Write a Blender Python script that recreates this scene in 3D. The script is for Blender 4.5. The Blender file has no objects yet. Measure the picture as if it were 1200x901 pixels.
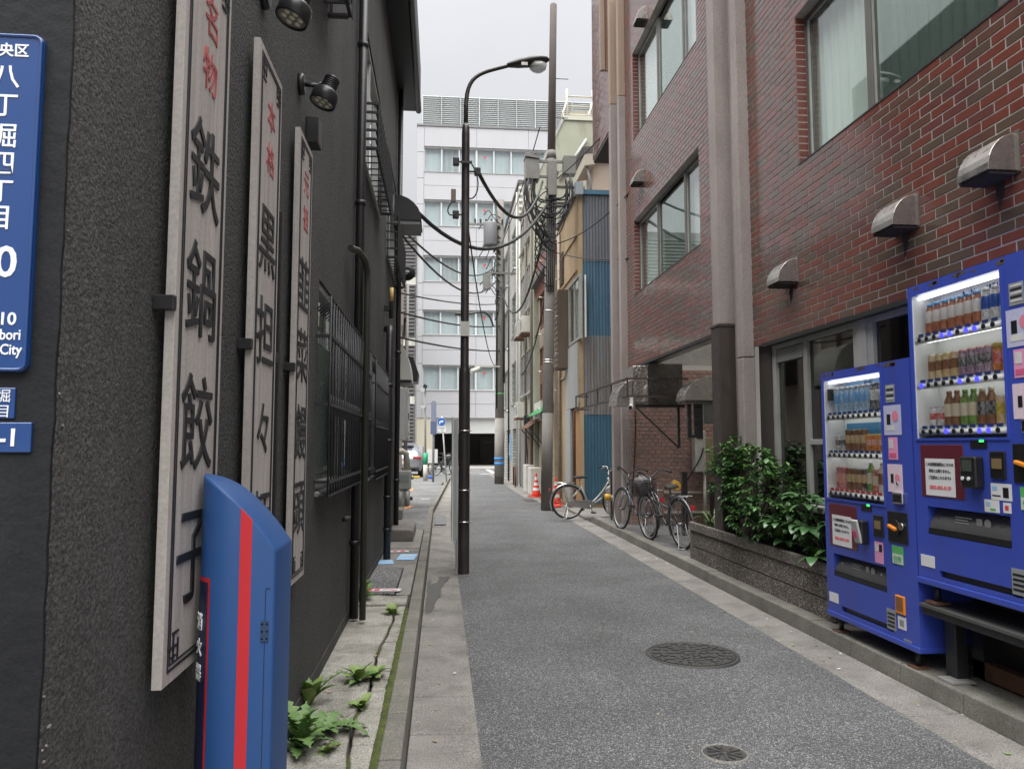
import bpy, math, random
from mathutils import Vector, Matrix
R = math.radians
random.seed(7)
scene = bpy.context.scene
col = scene.collection

# ------------------------------------------------------------------ camera
cam_d = bpy.data.cameras.new('camera'); cam = bpy.data.objects.new('camera', cam_d); col.objects.link(cam)
cam_d.sensor_fit = 'HORIZONTAL'; cam_d.sensor_width = 36.0; cam_d.lens = 26.4
cam_d.clip_start = 0.05; cam_d.clip_end = 2000
cam.location = (0, 0, 1.55)
cam.rotation_euler = (R(90 + 4.58), 0, R(-5.37))
scene.camera = cam
scene.render.resolution_x = 1024; scene.render.resolution_y = 768

# ------------------------------------------------------------------ sky (overcast) and sun
SUN_EL, SUN_AZ = 80, 190          # azimuth: compass-like, 180 = from behind the camera
world = bpy.data.worlds.new('World'); scene.world = world; world.use_nodes = True
nt = world.node_tree; nt.nodes.clear()
def wn(t): return nt.nodes.new(t)
sky = wn('ShaderNodeTexSky'); sky.sky_type = 'NISHITA'; sky.sun_disc = False
sky.sun_elevation = R(SUN_EL); sky.sun_rotation = R(SUN_AZ); sky.dust_density = 6; sky.air_density = 1.0
hs = wn('ShaderNodeHueSaturation'); hs.inputs['Saturation'].default_value = 0.15
nt.links.new(sky.outputs[0], hs.inputs['Color'])
tc = wn('ShaderNodeTexCoord'); sx = wn('ShaderNodeSeparateXYZ'); nt.links.new(tc.outputs['Generated'], sx.inputs[0])
cl = wn('ShaderNodeMath'); cl.operation = 'MAXIMUM'; cl.inputs[1].default_value = 0; nt.links.new(sx.outputs['Z'], cl.inputs[0])
g1 = wn('ShaderNodeMath'); g1.operation = 'MULTIPLY_ADD'; g1.inputs[1].default_value = 2.6; g1.inputs[2].default_value = 1.25; nt.links.new(cl.outputs[0], g1.inputs[0])
ns = wn('ShaderNodeTexNoise'); ns.inputs['Scale'].default_value = 2.2; ns.inputs['Detail'].default_value = 5; nt.links.new(tc.outputs['Generated'], ns.inputs['Vector'])
n1 = wn('ShaderNodeMapRange'); n1.inputs[1].default_value = 0.3; n1.inputs[2].default_value = 0.7; n1.inputs[3].default_value = 0.9; n1.inputs[4].default_value = 1.1
nt.links.new(ns.outputs[0], n1.inputs[0])
g2 = wn('ShaderNodeMath'); g2.operation = 'MULTIPLY'; nt.links.new(g1.outputs[0], g2.inputs[0]); nt.links.new(n1.outputs[0], g2.inputs[1])
cc = wn('ShaderNodeVectorMath'); cc.operation = 'SCALE'; cc.inputs[0].default_value = (0.975, 0.985, 1.03); nt.links.new(g2.outputs[0], cc.inputs['Scale'])
mx = wn('ShaderNodeMix'); mx.data_type = 'RGBA'; mx.inputs[0].default_value = 0.88
nt.links.new(hs.outputs[0], mx.inputs[6]); nt.links.new(cc.outputs[0], mx.inputs[7])
bg = wn('ShaderNodeBackground'); bg.inputs['Strength'].default_value = 0.05
wo = wn('ShaderNodeOutputWorld'); nt.links.new(mx.outputs[2], bg.inputs[0]); nt.links.new(bg.outputs[0], wo.inputs[0])

sd = bpy.data.lights.new('sun', 'SUN'); sd.energy = 1.5; sd.angle = R(90); sd.color = (1.0, 0.985, 0.96)
so = bpy.data.objects.new('sun', sd); col.objects.link(so)
az = R(SUN_AZ); el = R(SUN_EL)
src = Vector((math.sin(az) * math.cos(el), math.cos(az) * math.cos(el), math.sin(el)))
so.rotation_euler = (-src).to_track_quat('-Z', 'Y').to_euler(); so.location = (0, 0, 40)

vs = scene.view_settings
vs.view_transform = 'Standard'; vs.look = 'None'; vs.gamma = 1; vs.use_curve_mapping = False
vs.exposure = 2.7

# ------------------------------------------------------------------ helpers
ORG = {}
class MB:
    def __init__(s): s.v = []; s.f = []; s.m = []; s.sm = []
    def add(s, vs, fs, mi=0, smooth=False):
        b = len(s.v); s.v += [tuple(v) for v in vs]
        for f in fs: s.f.append([i + b for i in f]); s.m.append(mi); s.sm.append(smooth)
        return s
    def box(s, x0, x1, y0, y1, z0, z1, mi=0):
        x0, x1 = min(x0, x1), max(x0, x1); y0, y1 = min(y0, y1), max(y0, y1); z0, z1 = min(z0, z1), max(z0, z1)
        return s.add([(x0,y0,z0),(x1,y0,z0),(x1,y1,z0),(x0,y1,z0),(x0,y0,z1),(x1,y0,z1),(x1,y1,z1),(x0,y1,z1)],
              [(0,3,2,1),(4,5,6,7),(0,1,5,4),(1,2,6,5),(2,3,7,6),(3,0,4,7)], mi)
    def obox(s, c, size, rot=None, mi=0):
        hx, hy, hz = size[0]/2, size[1]/2, size[2]/2; c = Vector(c)
        vs = [Vector(p) for p in [(-hx,-hy,-hz),(hx,-hy,-hz),(hx,hy,-hz),(-hx,hy,-hz),(-hx,-hy,hz),(hx,-hy,hz),(hx,hy,hz),(-hx,hy,hz)]]
        if rot is not None: vs = [rot @ v for v in vs]
        return s.add([c + v for v in vs], [(0,3,2,1),(4,5,6,7),(0,1,5,4),(1,2,6,5),(2,3,7,6),(3,0,4,7)], mi)
    def tube(s, pts, r, n=8, mi=0, closed=False, caps=True):
        pts = [Vector(p) for p in pts]; N = len(pts)
        rs = r if isinstance(r, (list, tuple)) else [r] * N
        base = len(s.v); prev = None
        for i, p in enumerate(pts):
            if closed: t = pts[(i+1) % N] - pts[i-1]
            else: t = pts[min(i+1, N-1)] - pts[max(i-1, 0)]
            t.normalize()
            if prev is None:
                a = Vector((0,0,1)) if abs(t.z) < 0.9 else Vector((1,0,0))
                u = t.cross(a).normalized()
            else:
                u = prev - t * prev.dot(t)
                if u.length < 1e-6: u = t.orthogonal()
                u.normalize()
            prev = u; w = t.cross(u)
            for k in range(n):
                an = 2*math.pi*k/n; s.v.append(tuple(p + (u*math.cos(an) + w*math.sin(an)) * rs[i]))
        M_ = N if closed else N - 1
        for i in range(M_):
            j = (i+1) % N
            for k in range(n):
                l = (k+1) % n
                s.f.append([base+i*n+k, base+i*n+l, base+j*n+l, base+j*n+k]); s.m.append(mi); s.sm.append(True)
        if caps and not closed:
            s.f.append([base+k for k in reversed(range(n))]); s.m.append(mi); s.sm.append(False)
            s.f.append([base+(N-1)*n+k for k in range(n)]); s.m.append(mi); s.sm.append(False)
        return s
    def cyl(s, p0, p1, r0, r1=None, n=12, mi=0):
        return s.tube([p0, p1], [r0, r0 if r1 is None else r1], n, mi)
    def lathe(s, prof, c=(0,0,0), n=12, mi=0, axis='z', mis=None):
        base = len(s.v); c = Vector(c); P = len(prof)
        for (r, z) in prof:
            for k in range(n):
                a = 2*math.pi*k/n
                q = (r*math.cos(a), r*math.sin(a), z)
                if axis == 'x': q = (q[2], q[0], q[1])
                if axis == 'y': q = (q[0], q[2], q[1])
                s.v.append(tuple(c + Vector(q)))
        for i in range(P-1):
            for k in range(n):
                l = (k+1) % n
                s.f.append([base+i*n+k, base+i*n+l, base+(i+1)*n+l, base+(i+1)*n+k]); s.m.append(mis[i] if mis else mi); s.sm.append(True)
        s.f.append([base+k for k in reversed(range(n))]); s.m.append(mis[0] if mis else mi); s.sm.append(False)
        s.f.append([base+(P-1)*n+k for k in range(n)]); s.m.append(mis[-1] if mis else mi); s.sm.append(False)
        return s
    def prism(s, poly, axis, a0, a1, mi=0, smooth=False):
        # poly in the two other axes, in order: x->(y,z) y->(x,z) z->(x,y)
        n = len(poly)
        def P(p, a): return {'x': (a, p[0], p[1]), 'y': (p[0], a, p[1]), 'z': (p[0], p[1], a)}[axis]
        vs = [P(p, a0) for p in poly] + [P(p, a1) for p in poly]
        b = len(s.v); s.v += vs
        s.f.append([b+i for i in range(n)]); s.m.append(mi); s.sm.append(False)
        s.f.append([b+n+i for i in reversed(range(n))]); s.m.append(mi); s.sm.append(False)
        for i in range(n):
            j = (i+1) % n; s.f.append([b+i, b+n+i, b+n+j, b+j]); s.m.append(mi); s.sm.append(smooth)
        return s
    def build(s, name, mats, parent=None, bevel=0, seg=2, recalc=True):
        me = bpy.data.meshes.new(name)
        if not isinstance(mats, (list, tuple)): mats = [mats]
        if parent is not None: org = ORG[parent.name]
        else:
            xs = [v[0] for v in s.v]; ys = [v[1] for v in s.v]; zs = [v[2] for v in s.v]
            org = Vector(((min(xs)+max(xs))/2, (min(ys)+max(ys))/2, min(zs)))
        me.from_pydata([(v[0]-org.x, v[1]-org.y, v[2]-org.z) for v in s.v], [], s.f)
        for m in mats: me.materials.append(m)
        me.polygons.foreach_set('material_index', s.m); me.polygons.foreach_set('use_smooth', s.sm)
        if recalc:
            import bmesh
            bm = bmesh.new(); bm.from_mesh(me); bmesh.ops.recalc_face_normals(bm, faces=bm.faces); bm.to_mesh(me); bm.free()
        me.update()
        o = bpy.data.objects.new(name, me); col.objects.link(o)
        if parent is not None: o.parent = parent
        else: o.location = org
        ORG[o.name] = org
        if bevel:
            b = o.modifiers.new('bevel', 'BEVEL'); b.width = bevel; b.segments = seg; b.limit_method = 'ANGLE'; b.angle_limit = R(40)
        return o
def tag(o, label, cat, group=None):
    o['label'] = label; o['category'] = cat
    if group: o['group'] = group
    return o
def thing(name, loc, label, cat, group=None):
    o = bpy.data.objects.new(name, None); col.objects.link(o); o.location = loc; o.empty_display_size = .1
    ORG[o.name] = Vector(loc); return tag(o, label, cat, group)
def structure(o): o['kind'] = 'structure'; return o
def setting(name, loc=(0,0,0)):
    o = bpy.data.objects.new(name, None); col.objects.link(o); o.location = loc; ORG[o.name] = Vector(loc); o['kind'] = 'structure'; return o
def inst(name, mesh, loc, parent=None, rot=(0,0,0), scale=(1,1,1)):
    o = bpy.data.objects.new(name, mesh); col.objects.link(o)
    if parent is not None: o.parent = parent; o.location = Vector(loc) - ORG[parent.name]
    else: o.location = loc
    o.rotation_euler = rot; o.scale = scale; ORG[o.name] = Vector(loc); return o
def copy_tree(o, parent=None):
    c = o.copy(); col.objects.link(c); c.parent = parent
    for ch in list(o.children): copy_tree(ch, c)
    return c
_fc = bpy.data.curves.new('lettering', 'FONT'); _fo = bpy.data.objects.new('lettering', _fc); col.objects.link(_fo)
FACE = {'+x': Matrix(((0,0,1),(1,0,0),(0,1,0))), '-x': Matrix(((0,0,-1),(-1,0,0),(0,1,0))),
        '-y': Matrix(((1,0,0),(0,0,-1),(0,1,0)))}
def text(body, center, size, face, mat, parent, name='lettering', extrude=.001, bold=0.0, squash=1.0, spacing=1.0, res=3):
    # flat or raised lettering centred on a point of a surface that faces +x, -x or -y
    _fc.body = body; _fc.size = size; _fc.extrude = extrude; _fc.offset = bold; _fc.resolution_u = res
    _fc.align_x = 'LEFT'; _fc.align_y = 'BOTTOM_BASELINE'; _fc.space_line = spacing
    bpy.context.view_layer.update()
    me = bpy.data.meshes.new_from_object(_fo.evaluated_get(bpy.context.evaluated_depsgraph_get()))
    xs = [v.co.x for v in me.vertices]; ys = [v.co.y for v in me.vertices]
    cx, cy = (min(xs)+max(xs))/2, (min(ys)+max(ys))/2
    F = FACE[face] if isinstance(face, str) else face; C = Vector(center) - (ORG[parent.name] if parent else Vector())
    for v in me.vertices:
        v.co = F @ Vector(((v.co.x-cx)*squash, v.co.y-cy, v.co.z)) + C
    me.materials.clear(); me.materials.append(mat)
    o = bpy.data.objects.new(name, me); col.objects.link(o)
    if parent: o.parent = parent; ORG[o.name] = ORG[parent.name]
    return o
def wall_cells(mb, axis, p0, p1, a0, a1, z0, z1, openings, mi=0):
    # wall slab between planes p0 and p1 of axis x (runs along y) or y (runs along x) with rectangular openings (a0,a1,z0,z1)
    A = sorted({a0, a1, *[min(max(v, a0), a1) for o in openings for v in o[:2]]}); Z = sorted({z0, z1, *[min(max(v, z0), z1) for o in openings for v in o[2:4]]})
    for i in range(len(A)-1):
        run = None
        for j in range(len(Z)-1):
            ca, cz = (A[i]+A[i+1])/2, (Z[j]+Z[j+1])/2
            solid = not any(o[0] < ca < o[1] and o[2] < cz < o[3] for o in openings)
            if solid and run is None: run = Z[j]
            if (not solid or j == len(Z)-2) and run is not None:
                top = Z[j+1] if solid else Z[j]
                if axis == 'x': mb.box(p0, p1, A[i], A[i+1], run, top, mi)
                else: mb.box(A[i], A[i+1], p0, p1, run, top, mi)
                run = None
def catenary(a, b, sag, n=14):
    a, b = Vector(a), Vector(b)
    return [a.lerp(b, i/n) - Vector((0, 0, sag*4*(i/n)*(1-i/n))) for i in range(n+1)]
def bez(p0, p1, p2, p3, n=12):
    p0, p1, p2, p3 = map(Vector, (p0, p1, p2, p3))
    return [p0*(1-t)**3 + p1*3*t*(1-t)**2 + p2*3*t*t*(1-t) + p3*t**3 for t in [i/n for i in range(n+1)]]

# ------------------------------------------------------------------ materials
MATS = {}
def mat(name, c, rough=.6, metal=0, c2=None, vs=2.0, var=1.0, fine=0.0, fs=60, bump=0, bs=60, bd=.01, stretch=(1,1,1), dirt=None, ds=1.2, damt=.5, dstretch=(1,1,.25), spec=.5, coat=0, emit=0, obj=False, rv=0.0, alpha=None):
    if name in MATS: return MATS[name]
    m = bpy.data.materials.new(name); m.use_nodes = True; MATS[name] = m
    N = m.node_tree; b = N.nodes['Principled BSDF']; L = N.links.new
    b.inputs['Roughness'].default_value = rough; b.inputs['Metallic'].default_value = metal
    b.inputs['Specular IOR Level'].default_value = spec
    if coat: b.inputs['Coat Weight'].default_value = coat; b.inputs['Coat Roughness'].default_value = .08
    if obj: src = N.nodes.new('ShaderNodeTexCoord').outputs['Object']
    else: src = N.nodes.new('ShaderNodeNewGeometry').outputs['Position']
    def mapped(st):
        mp = N.nodes.new('ShaderNodeMapping'); mp.inputs['Scale'].default_value = st; L(src, mp.inputs['Vector']); return mp.outputs[0]
    def noise(scale, vec, det=6, ro=.6):
        n = N.nodes.new('ShaderNodeTexNoise'); n.inputs['Scale'].default_value = scale; n.inputs['Detail'].default_value = det; n.inputs['Roughness'].default_value = ro
        L(vec, n.inputs['Vector']); return n.outputs[0]
    def ramp(v, lo, hi, a=0., bb=1.):
        r = N.nodes.new('ShaderNodeMapRange'); r.inputs[1].default_value = lo; r.inputs[2].default_value = hi; r.inputs[3].default_value = a; r.inputs[4].default_value = bb; L(v, r.inputs[0]); return r.outputs[0]
    def mix(f, a, bb, mode='MIX'):
        x = N.nodes.new('ShaderNodeMix'); x.data_type = 'RGBA'; x.blend_type = mode
        if isinstance(f, float): x.inputs[0].default_value = f
        else: L(f, x.inputs[0])
        for i, q in ((6, a), (7, bb)):
            if isinstance(q, tuple): x.inputs[i].default_value = (*q, 1)
            else: L(q, x.inputs[i])
        return x.outputs[2]
    cur = c
    sv = mapped(stretch) if stretch != (1,1,1) else src
    nb = None
    if c2 is not None:
        nb = noise(vs, sv); cur = mix(ramp(nb, .5-.22/var, .5+.22/var), c, c2)
    if dirt is not None:
        cur = mix(ramp(noise(ds, mapped(dstretch), 8, .7), .48, .72, 0, damt), cur, dirt)
    if fine:
        cur = mix(1.0, cur, ramp(noise(fs, src, 3), .3, .7, 1-fine, 1+fine), 'MULTIPLY')
    if isinstance(cur, tuple): b.inputs['Base Color'].default_value = (*cur, 1)
    else: L(cur, b.inputs['Base Color'])
    if rv: L(ramp(noise(vs*2.3, src, 5), .3, .7, max(rough-rv, .02), min(rough+rv, 1)), b.inputs['Roughness'])
    if bump:
        bn = N.nodes.new('ShaderNodeBump'); bn.inputs['Strength'].default_value = bump; bn.inputs['Distance'].default_value = bd
        L(noise(bs, sv, 5), bn.inputs['Height']); L(bn.outputs[0], b.inputs['Normal'])
    if emit:
        b.inputs['Emission Color'].default_value = (*c, 1); b.inputs['Emission Strength'].default_value = emit
    if alpha is not None: b.inputs['Alpha'].default_value = alpha
    return m
def glass(name, tint=(.9,.95,.95), see=.75, rough=.02, refl=1.0):
    m = bpy.data.materials.new(name); m.use_nodes = True; N = m.node_tree; N.nodes.clear(); L = N.links.new
    o = N.nodes.new('ShaderNodeOutputMaterial'); t = N.nodes.new('ShaderNodeBsdfTransparent'); t.inputs[0].default_value = (*[see*q for q in tint], 1)
    g = N.nodes.new('ShaderNodeBsdfGlossy'); g.inputs['Roughness'].default_value = rough; g.inputs[0].default_value = (refl,)*3 + (1,)
    w = N.nodes.new('ShaderNodeLayerWeight'); w.inputs['Blend'].default_value = .5; pw = N.nodes.new('ShaderNodeMath'); pw.operation = 'POWER'; pw.inputs[1].default_value = 4.0; L(w.outputs['Facing'], pw.inputs[0])
    f = N.nodes.new('ShaderNodeMath'); f.operation = 'MULTIPLY_ADD'; f.inputs[1].default_value = .90; f.inputs[2].default_value = .055; L(pw.outputs[0], f.inputs[0])
    x = N.nodes.new('ShaderNodeMixShader'); L(f.outputs[0], x.inputs[0]); L(t.outputs[0], x.inputs[1]); L(g.outputs[0], x.inputs[2]); L(x.outputs[0], o.inputs[0]); return m
def speckle(name, lo, mid, hi, scale=150, bump=.5, big=.35, patch=(1,1,1)):
    # exposed aggregate: asphalt and washed concrete
    m = bpy.data.materials.new(name); m.use_nodes = True; N = m.node_tree; b = N.nodes['Principled BSDF']; L = N.links.new
    g = N.nodes.new('ShaderNodeNewGeometry').outputs['Position']
    v = N.nodes.new('ShaderNodeTexVoronoi'); v.inputs['Scale'].default_value = scale; L(g, v.inputs['Vector'])
    r = N.nodes.new('ShaderNodeValToRGB'); e = r.color_ramp.elements; e[0].position = 0.05; e[0].color = (*lo, 1); e[1].position = .95; e[1].color = (*hi, 1)
    q = r.color_ramp.elements.new(.55); q.color = (*mid, 1); q2 = r.color_ramp.elements.new(.86); q2.color = (*[x*1.25 for x in mid], 1)
    s = N.nodes.new('ShaderNodeSeparateColor'); L(v.outputs['Color'], s.inputs[0]); L(s.outputs[0], r.inputs[0])
    n = N.nodes.new('ShaderNodeTexNoise'); n.inputs['Scale'].default_value = 1.1; n.inputs['Detail'].default_value = 7; L(g, n.inputs['Vector'])
    k = N.nodes.new('ShaderNodeMapRange'); k.inputs[1].default_value = .3; k.inputs[2].default_value = .7; k.inputs[3].default_value = 1-big; k.inputs[4].default_value = 1+big; L(n.outputs[0], k.inputs[0])
    x = N.nodes.new('ShaderNodeVectorMath'); x.operation = 'SCALE'; L(r.outputs[0], x.inputs[0]); L(k.outputs[0], x.inputs['Scale']); L(x.outputs[0], b.inputs['Base Color'])
    b.inputs['Roughness'].default_value = .8
    bn = N.nodes.new('ShaderNodeBump'); bn.inputs['Strength'].default_value = bump; bn.inputs['Distance'].default_value = .004; L(v.outputs['Distance'], bn.inputs['Height']); bn.invert = True; L(bn.outputs[0], b.inputs['Normal'])
    return m

asphalt = speckle('asphalt', (.032,.033,.034), (.106,.107,.109), (.38,.38,.38), 200, .9, .22)
asphalt_old = speckle('asphalt_old', (.06,.06,.06), (.13,.13,.13), (.4,.4,.4), 90, .6, .3)
washed = speckle('washed_stone', (.06,.052,.045), (.165,.148,.13), (.42,.38,.34), 110, 1.0, .3)
concrete = mat('concrete', (.26,.247,.226), .85, c2=(.17,.16,.145), vs=2.4, fine=.55, fs=120, bump=.7, bs=90, bd=.006, dirt=(.085,.08,.07), ds=2.2, damt=.75, dstretch=(1,1,1))
concrete_light = mat('concrete_light', (.40,.385,.345), .85, c2=(.22,.21,.18), vs=4.5, fine=.55, fs=100, bump=.9, bs=45, bd=.010, dirt=(.095,.095,.075), ds=4.0, damt=.85, dstretch=(1,1,1))
kerb_stone = mat('kerb_stone', (.22,.21,.18), .85, c2=(.13,.125,.11), vs=3, fine=.5, fs=150, bump=.7, bs=110, bd=.005, dirt=(.07,.075,.05), ds=2.5, damt=.6, dstretch=(1,1,1))
moss = mat('moss', (.10,.13,.02), .95, c2=(.04,.045,.02), vs=14, fine=.5, fs=120, bump=1, bs=90, bd=.01)
soil = mat('soil', (.06,.045,.035), .95, c2=(.03,.025,.02), vs=20, bump=1, bs=60, bd=.02)
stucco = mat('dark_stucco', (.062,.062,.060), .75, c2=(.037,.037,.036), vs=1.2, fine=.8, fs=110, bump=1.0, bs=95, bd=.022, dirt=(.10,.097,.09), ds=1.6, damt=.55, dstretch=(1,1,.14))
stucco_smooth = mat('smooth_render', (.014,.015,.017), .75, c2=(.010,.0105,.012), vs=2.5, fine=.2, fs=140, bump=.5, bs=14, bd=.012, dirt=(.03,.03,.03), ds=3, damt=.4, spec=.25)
white_chip = mat('white_chip', (.22,.21,.2), .9)
black_metal = mat('black_metal', (.018,.018,.02), .42, fine=.3, fs=40, metal=0)
grille_metal = mat('grille_metal', (.022,.022,.026), .5)
pole_brown = mat('pole_brown', (.030,.024,.024), .38, c2=(.022,.018,.018), vs=4, rv=.1, dirt=(.10,.09,.08), ds=3, damt=.3)
alu = mat('aluminium', (.48,.48,.47), .4, metal=.75, c2=(.36,.36,.35), vs=5, dirt=(.15,.14,.12), ds=3, damt=.4)
alu_dull = mat('aluminium_dull', (.42,.42,.40), .5, metal=.25, c2=(.33,.33,.31), vs=5, dirt=(.12,.11,.09), ds=3, damt=.5)
steel = mat('stainless_steel', (.62,.60,.58), .28, metal=1, c2=(.45,.43,.41), vs=4, rv=.08)
rust = mat('rust', (.16,.07,.035), .85, c2=(.07,.04,.03), vs=12, bump=.5, bs=50)
rubber = mat('rubber', (.018,.018,.018), .7)
white_paint = mat('white_paint', (.70,.70,.69), .5, c2=(.60,.60,.59), vs=2)
off_white = mat('off_white', (.60,.59,.54), .55, c2=(.48,.47,.42), vs=3, dirt=(.2,.17,.12), ds=3, damt=.5)
light_grey = mat('light_grey', (.48,.49,.48), .5, c2=(.42,.43,.42), vs=3, dirt=(.2,.2,.18), ds=2.5, damt=.4)
mid_grey = mat('mid_grey', (.22,.22,.22), .6, c2=(.17,.17,.17), vs=3)
glass_clear = glass('window_glass', (.93,.97,.95), .96)
glass_dim = glass('dim_glass', (.7,.75,.72), .55, .03)
glass_thin = glass('display_glass', (1,1,1), .97, .01, .6)
room_dark = mat('room_dark', (.03,.03,.03), .9)

# ================================================================== ground, road, kerbs
structure(MB().add([(-400,-200,-.03),(400,-200,-.03),(400,700,-.03),(-400,700,-.03)], [(0,1,2,3)]).build('ground', asphalt_old, recalc=False))
def kx(y):                                   # road face of the left kerb (it drifts right towards the far end)
    return -.16 if y < 17 else -.16 + .52*min((y-17)/15, 1.25)
ys = [-4, 0, 4, 8, 12, 17, 20, 24, 28, 32, 36, 39.5]
v = []; f = []
for y in ys:
    v += [(kx(y)+.37 if y < 36 else kx(y)+.2, y, 0), (1.45, y, .022), (2.66 if y < 22 else 2.66-.012*(y-22), y, 0)]
for i in range(len(ys)-1):
    for k in (0, 1): f.append((i*3+k, i*3+k+1, i*3+k+4, i*3+k+3))
structure(MB().add(v, f, 0, True).build('asphalt_road', asphalt, recalc=False))
structure(MB().add([(-40,39.5,.002),(40,39.5,.002),(40,47.5,.002),(-40,47.5,.002)], [(0,1,2,3)]).build('cross_street', asphalt_old, recalc=False))
structure(MB().add([(-40,47.5,.03),(40,47.5,.03),(40,70,.03),(-40,70,.03)], [(0,1,2,3)]).build('forecourt', mat('forecourt', (.33,.32,.30), .85, c2=(.26,.25,.24), vs=1, fine=.2), recalc=False))
paint_line = mat('road_paint', (.62,.62,.60), .7, c2=(.45,.45,.43), vs=6)
mk = setting('road_markings', (0,40,0))
for (x0,x1,y0,y1) in [(-3,2.4,46.6,46.9),(3.4,9,46.6,46.9),(2.75,3.0,41,47.3),(2.1,3.6,39.9,40.25)]:
    MB().box(x0,x1,y0,y1,.006,.010).build('painted_line', paint_line, mk)
# asphalt repair patch and gutter slabs on the left
gl = setting('left_gutter')
gsl = []
y = -3.0
while y < 34:
    x0, x1 = kx(y+.3), kx(y+.3)+.37
    L_ = .598
    jit = random.uniform(-.003,.003)
    mb = MB(); b0 = mb
    mb.add([(x0+.004,y,.012+jit),(x1,y,.004),(x1,y+L_-.008,.004),(x0+.004,y+L_-.008,.012+jit),(x0+.004,y,-.05),(x1,y,-.05),(x1,y+L_-.008,-.05),(x0+.004,y+L_-.008,-.05)],
           [(0,1,2,3),(0,4,5,1),(1,5,6,2),(2,6,7,3),(3,7,4,0)])
    if y < 16: mb.build('gutter_slab', concrete, gl, bevel=.004, seg=1, recalc=False)
    else:
        gsl.append(mb)
    y += L_
mb = MB()
for g in gsl: mb.add(g.v, g.f)
o = mb.build('gutter_slabs', concrete, gl, recalc=False); o['kind'] = 'stuff'
MB().box(-.165,.215,-3,34,-.06,-.022).build('gutter_bed', soil, gl)
# left kerb stones
kl = setting('left_kerb')
y = -3.0
while y < 34:
    x1 = kx(y+.3); h = .115 + random.uniform(-.003,.003)
    poly = [(x1-.115,-.05),(x1+.0,-.05),(x1-.012,h),(x1-.115,h)]
    if kx(y+.6) != kx(y): poly = [(p[0]+.0,p[1]) for p in poly]
    MB().prism(poly, 'y', y, y+.592).build('kerb_stone', kerb_stone, kl, bevel=.008)
    y += .6
# left pavement : broken concrete slabs near, asphalt-ish farther
pl = setting('left_pavement')
MB().box(-1.2,-.29,-3,13,-.05,.06).build('pavement_bed', soil, pl)
random.seed(3)
crack = [(-.345,2.0),(-.355,2.8),(-.40,3.35),(-.43,3.8),(-.45,4.15),(-.41,4.5),(-.42,5.0),(-.43,5.45),(-.40,5.9),(-.385,6.4)]
def crx(y):
    for (a, b) in zip(crack, crack[1:]):
        if a[1] <= y <= b[1]: t = (y-a[1])/(b[1]-a[1]); return a[0]*(1-t)+b[0]*t
    return crack[0][0] if y < 2 else crack[-1][0]
rows = [-3,0,1.3,2.35,3.0,3.8,4.62,5.0,5.7,6.9]
bound={}
for i,y in enumerate(rows):
    am=.0 if i in (0,1,2,len(rows)-1) else (.05 if i in (5,6) else .012)
    xs_b=[-.76,-.68,-.60,-.53,-.47]
    bound[i]=[(x,y+random.uniform(-am,am)) for x in xs_b]+[(crx(y)-.008,y+random.uniform(-am,am)*.6)]
for i in range(len(rows)-1):
    a,b=rows[i],rows[i+1]; n=7
    outer=[(crx(a+(b-a)*k/n)-.007+random.uniform(-.007,.007),a+(b-a)*k/n) for k in range(1,n)]
    lo=[(x,y+.005) for x,y in bound[i]]; hi=[(x,y-.005) for x,y in bound[i+1]]
    if i in (4,5):      # a slab broken across
        m_=[(-.76,(a+b)/2+.06),(-.66,(a+b)/2-.02),(-.58,(a+b)/2+.05),(-.50,(a+b)/2-.05)]; oc=outer[len(outer)//2]
        MB().prism(lo+outer[:len(outer)//2]+[(oc[0],oc[1]-.004)]+[(x,y-.004) for x,y in reversed(m_)],'z',.03,.117).build('pavement_slab',concrete_light,pl,bevel=.006,seg=1)
        MB().prism([(x,y+.004) for x,y in m_]+[(oc[0],oc[1]+.004)]+outer[len(outer)//2+1:]+list(reversed(hi)),'z',.03,.121).build('pavement_slab',concrete_light,pl,bevel=.006,seg=1)
    else: MB().prism(lo+outer+list(reversed(hi)),'z',.03,.118+random.uniform(-.006,.006)).build('pavement_slab',concrete_light,pl,bevel=.006,seg=1)
    o2=[(x+.018,y) for x,y in [(crx(a)-.006,a+.006)]+outer+[(crx(b)-.006,b-.006)]]
    if min(-.308-x for x,_ in o2)>.02: MB().prism(o2+[(-.308,b-.006),(-.308,a+.006)],'z',.03,.112+random.uniform(-.008,.004)).build('pavement_slab',concrete_light,pl,bevel=.006,seg=1)
# moss line against the kerb (a fuzzy low mound)
v=[]; f=[]; n=110
for i in range(n+1):
    y = 1.6 + 5.2*i/n; w = .011 + .010*abs(math.sin(y*3.1))+random.uniform(0,.008); h = .113+random.uniform(0,.010)
    v += [(-.300-w,y,.10),(-.297-w*.3,y,h),(-.283+random.uniform(-.004,.005),y,h*.99),(-.272,y,.113)]
    if i: b=(i-1)*4; f += [(b+k,b+k+1,b+k+5,b+k+4) for k in range(3)]
o = MB().add(v,f,0,True).build('moss_strip', moss); o['label']='green moss strip growing along the left kerb joint'; o['category']='moss'; o['kind']='stuff'
v=[]; f=[]
for (ya,yb) in ((3.5,3.72),(4.1,4.42),(4.75,5.0),(5.35,5.75),(6.1,6.35)):
    n=14
    for i in range(n+1):
        t=i/n; y=ya+(yb-ya)*t; w=.016*math.sin(math.pi*t)**.6*random.uniform(.6,1.2); x=crx(y)+.006; h=.110+random.uniform(0,.010)*math.sin(math.pi*t)
        b0=len(v); v += [(x-w,y,.095),(x,y,h),(x+w,y,.095)]
        if i: f += [(b0-3,b0-2,b0+1,b0),(b0-2,b0-1,b0+2,b0+1)]
o = MB().add(v,f,0,True).build('moss_crack', moss); o['label']='moss filling the wandering crack in the left pavement'; o['category']='moss'; o['kind']='stuff'
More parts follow.
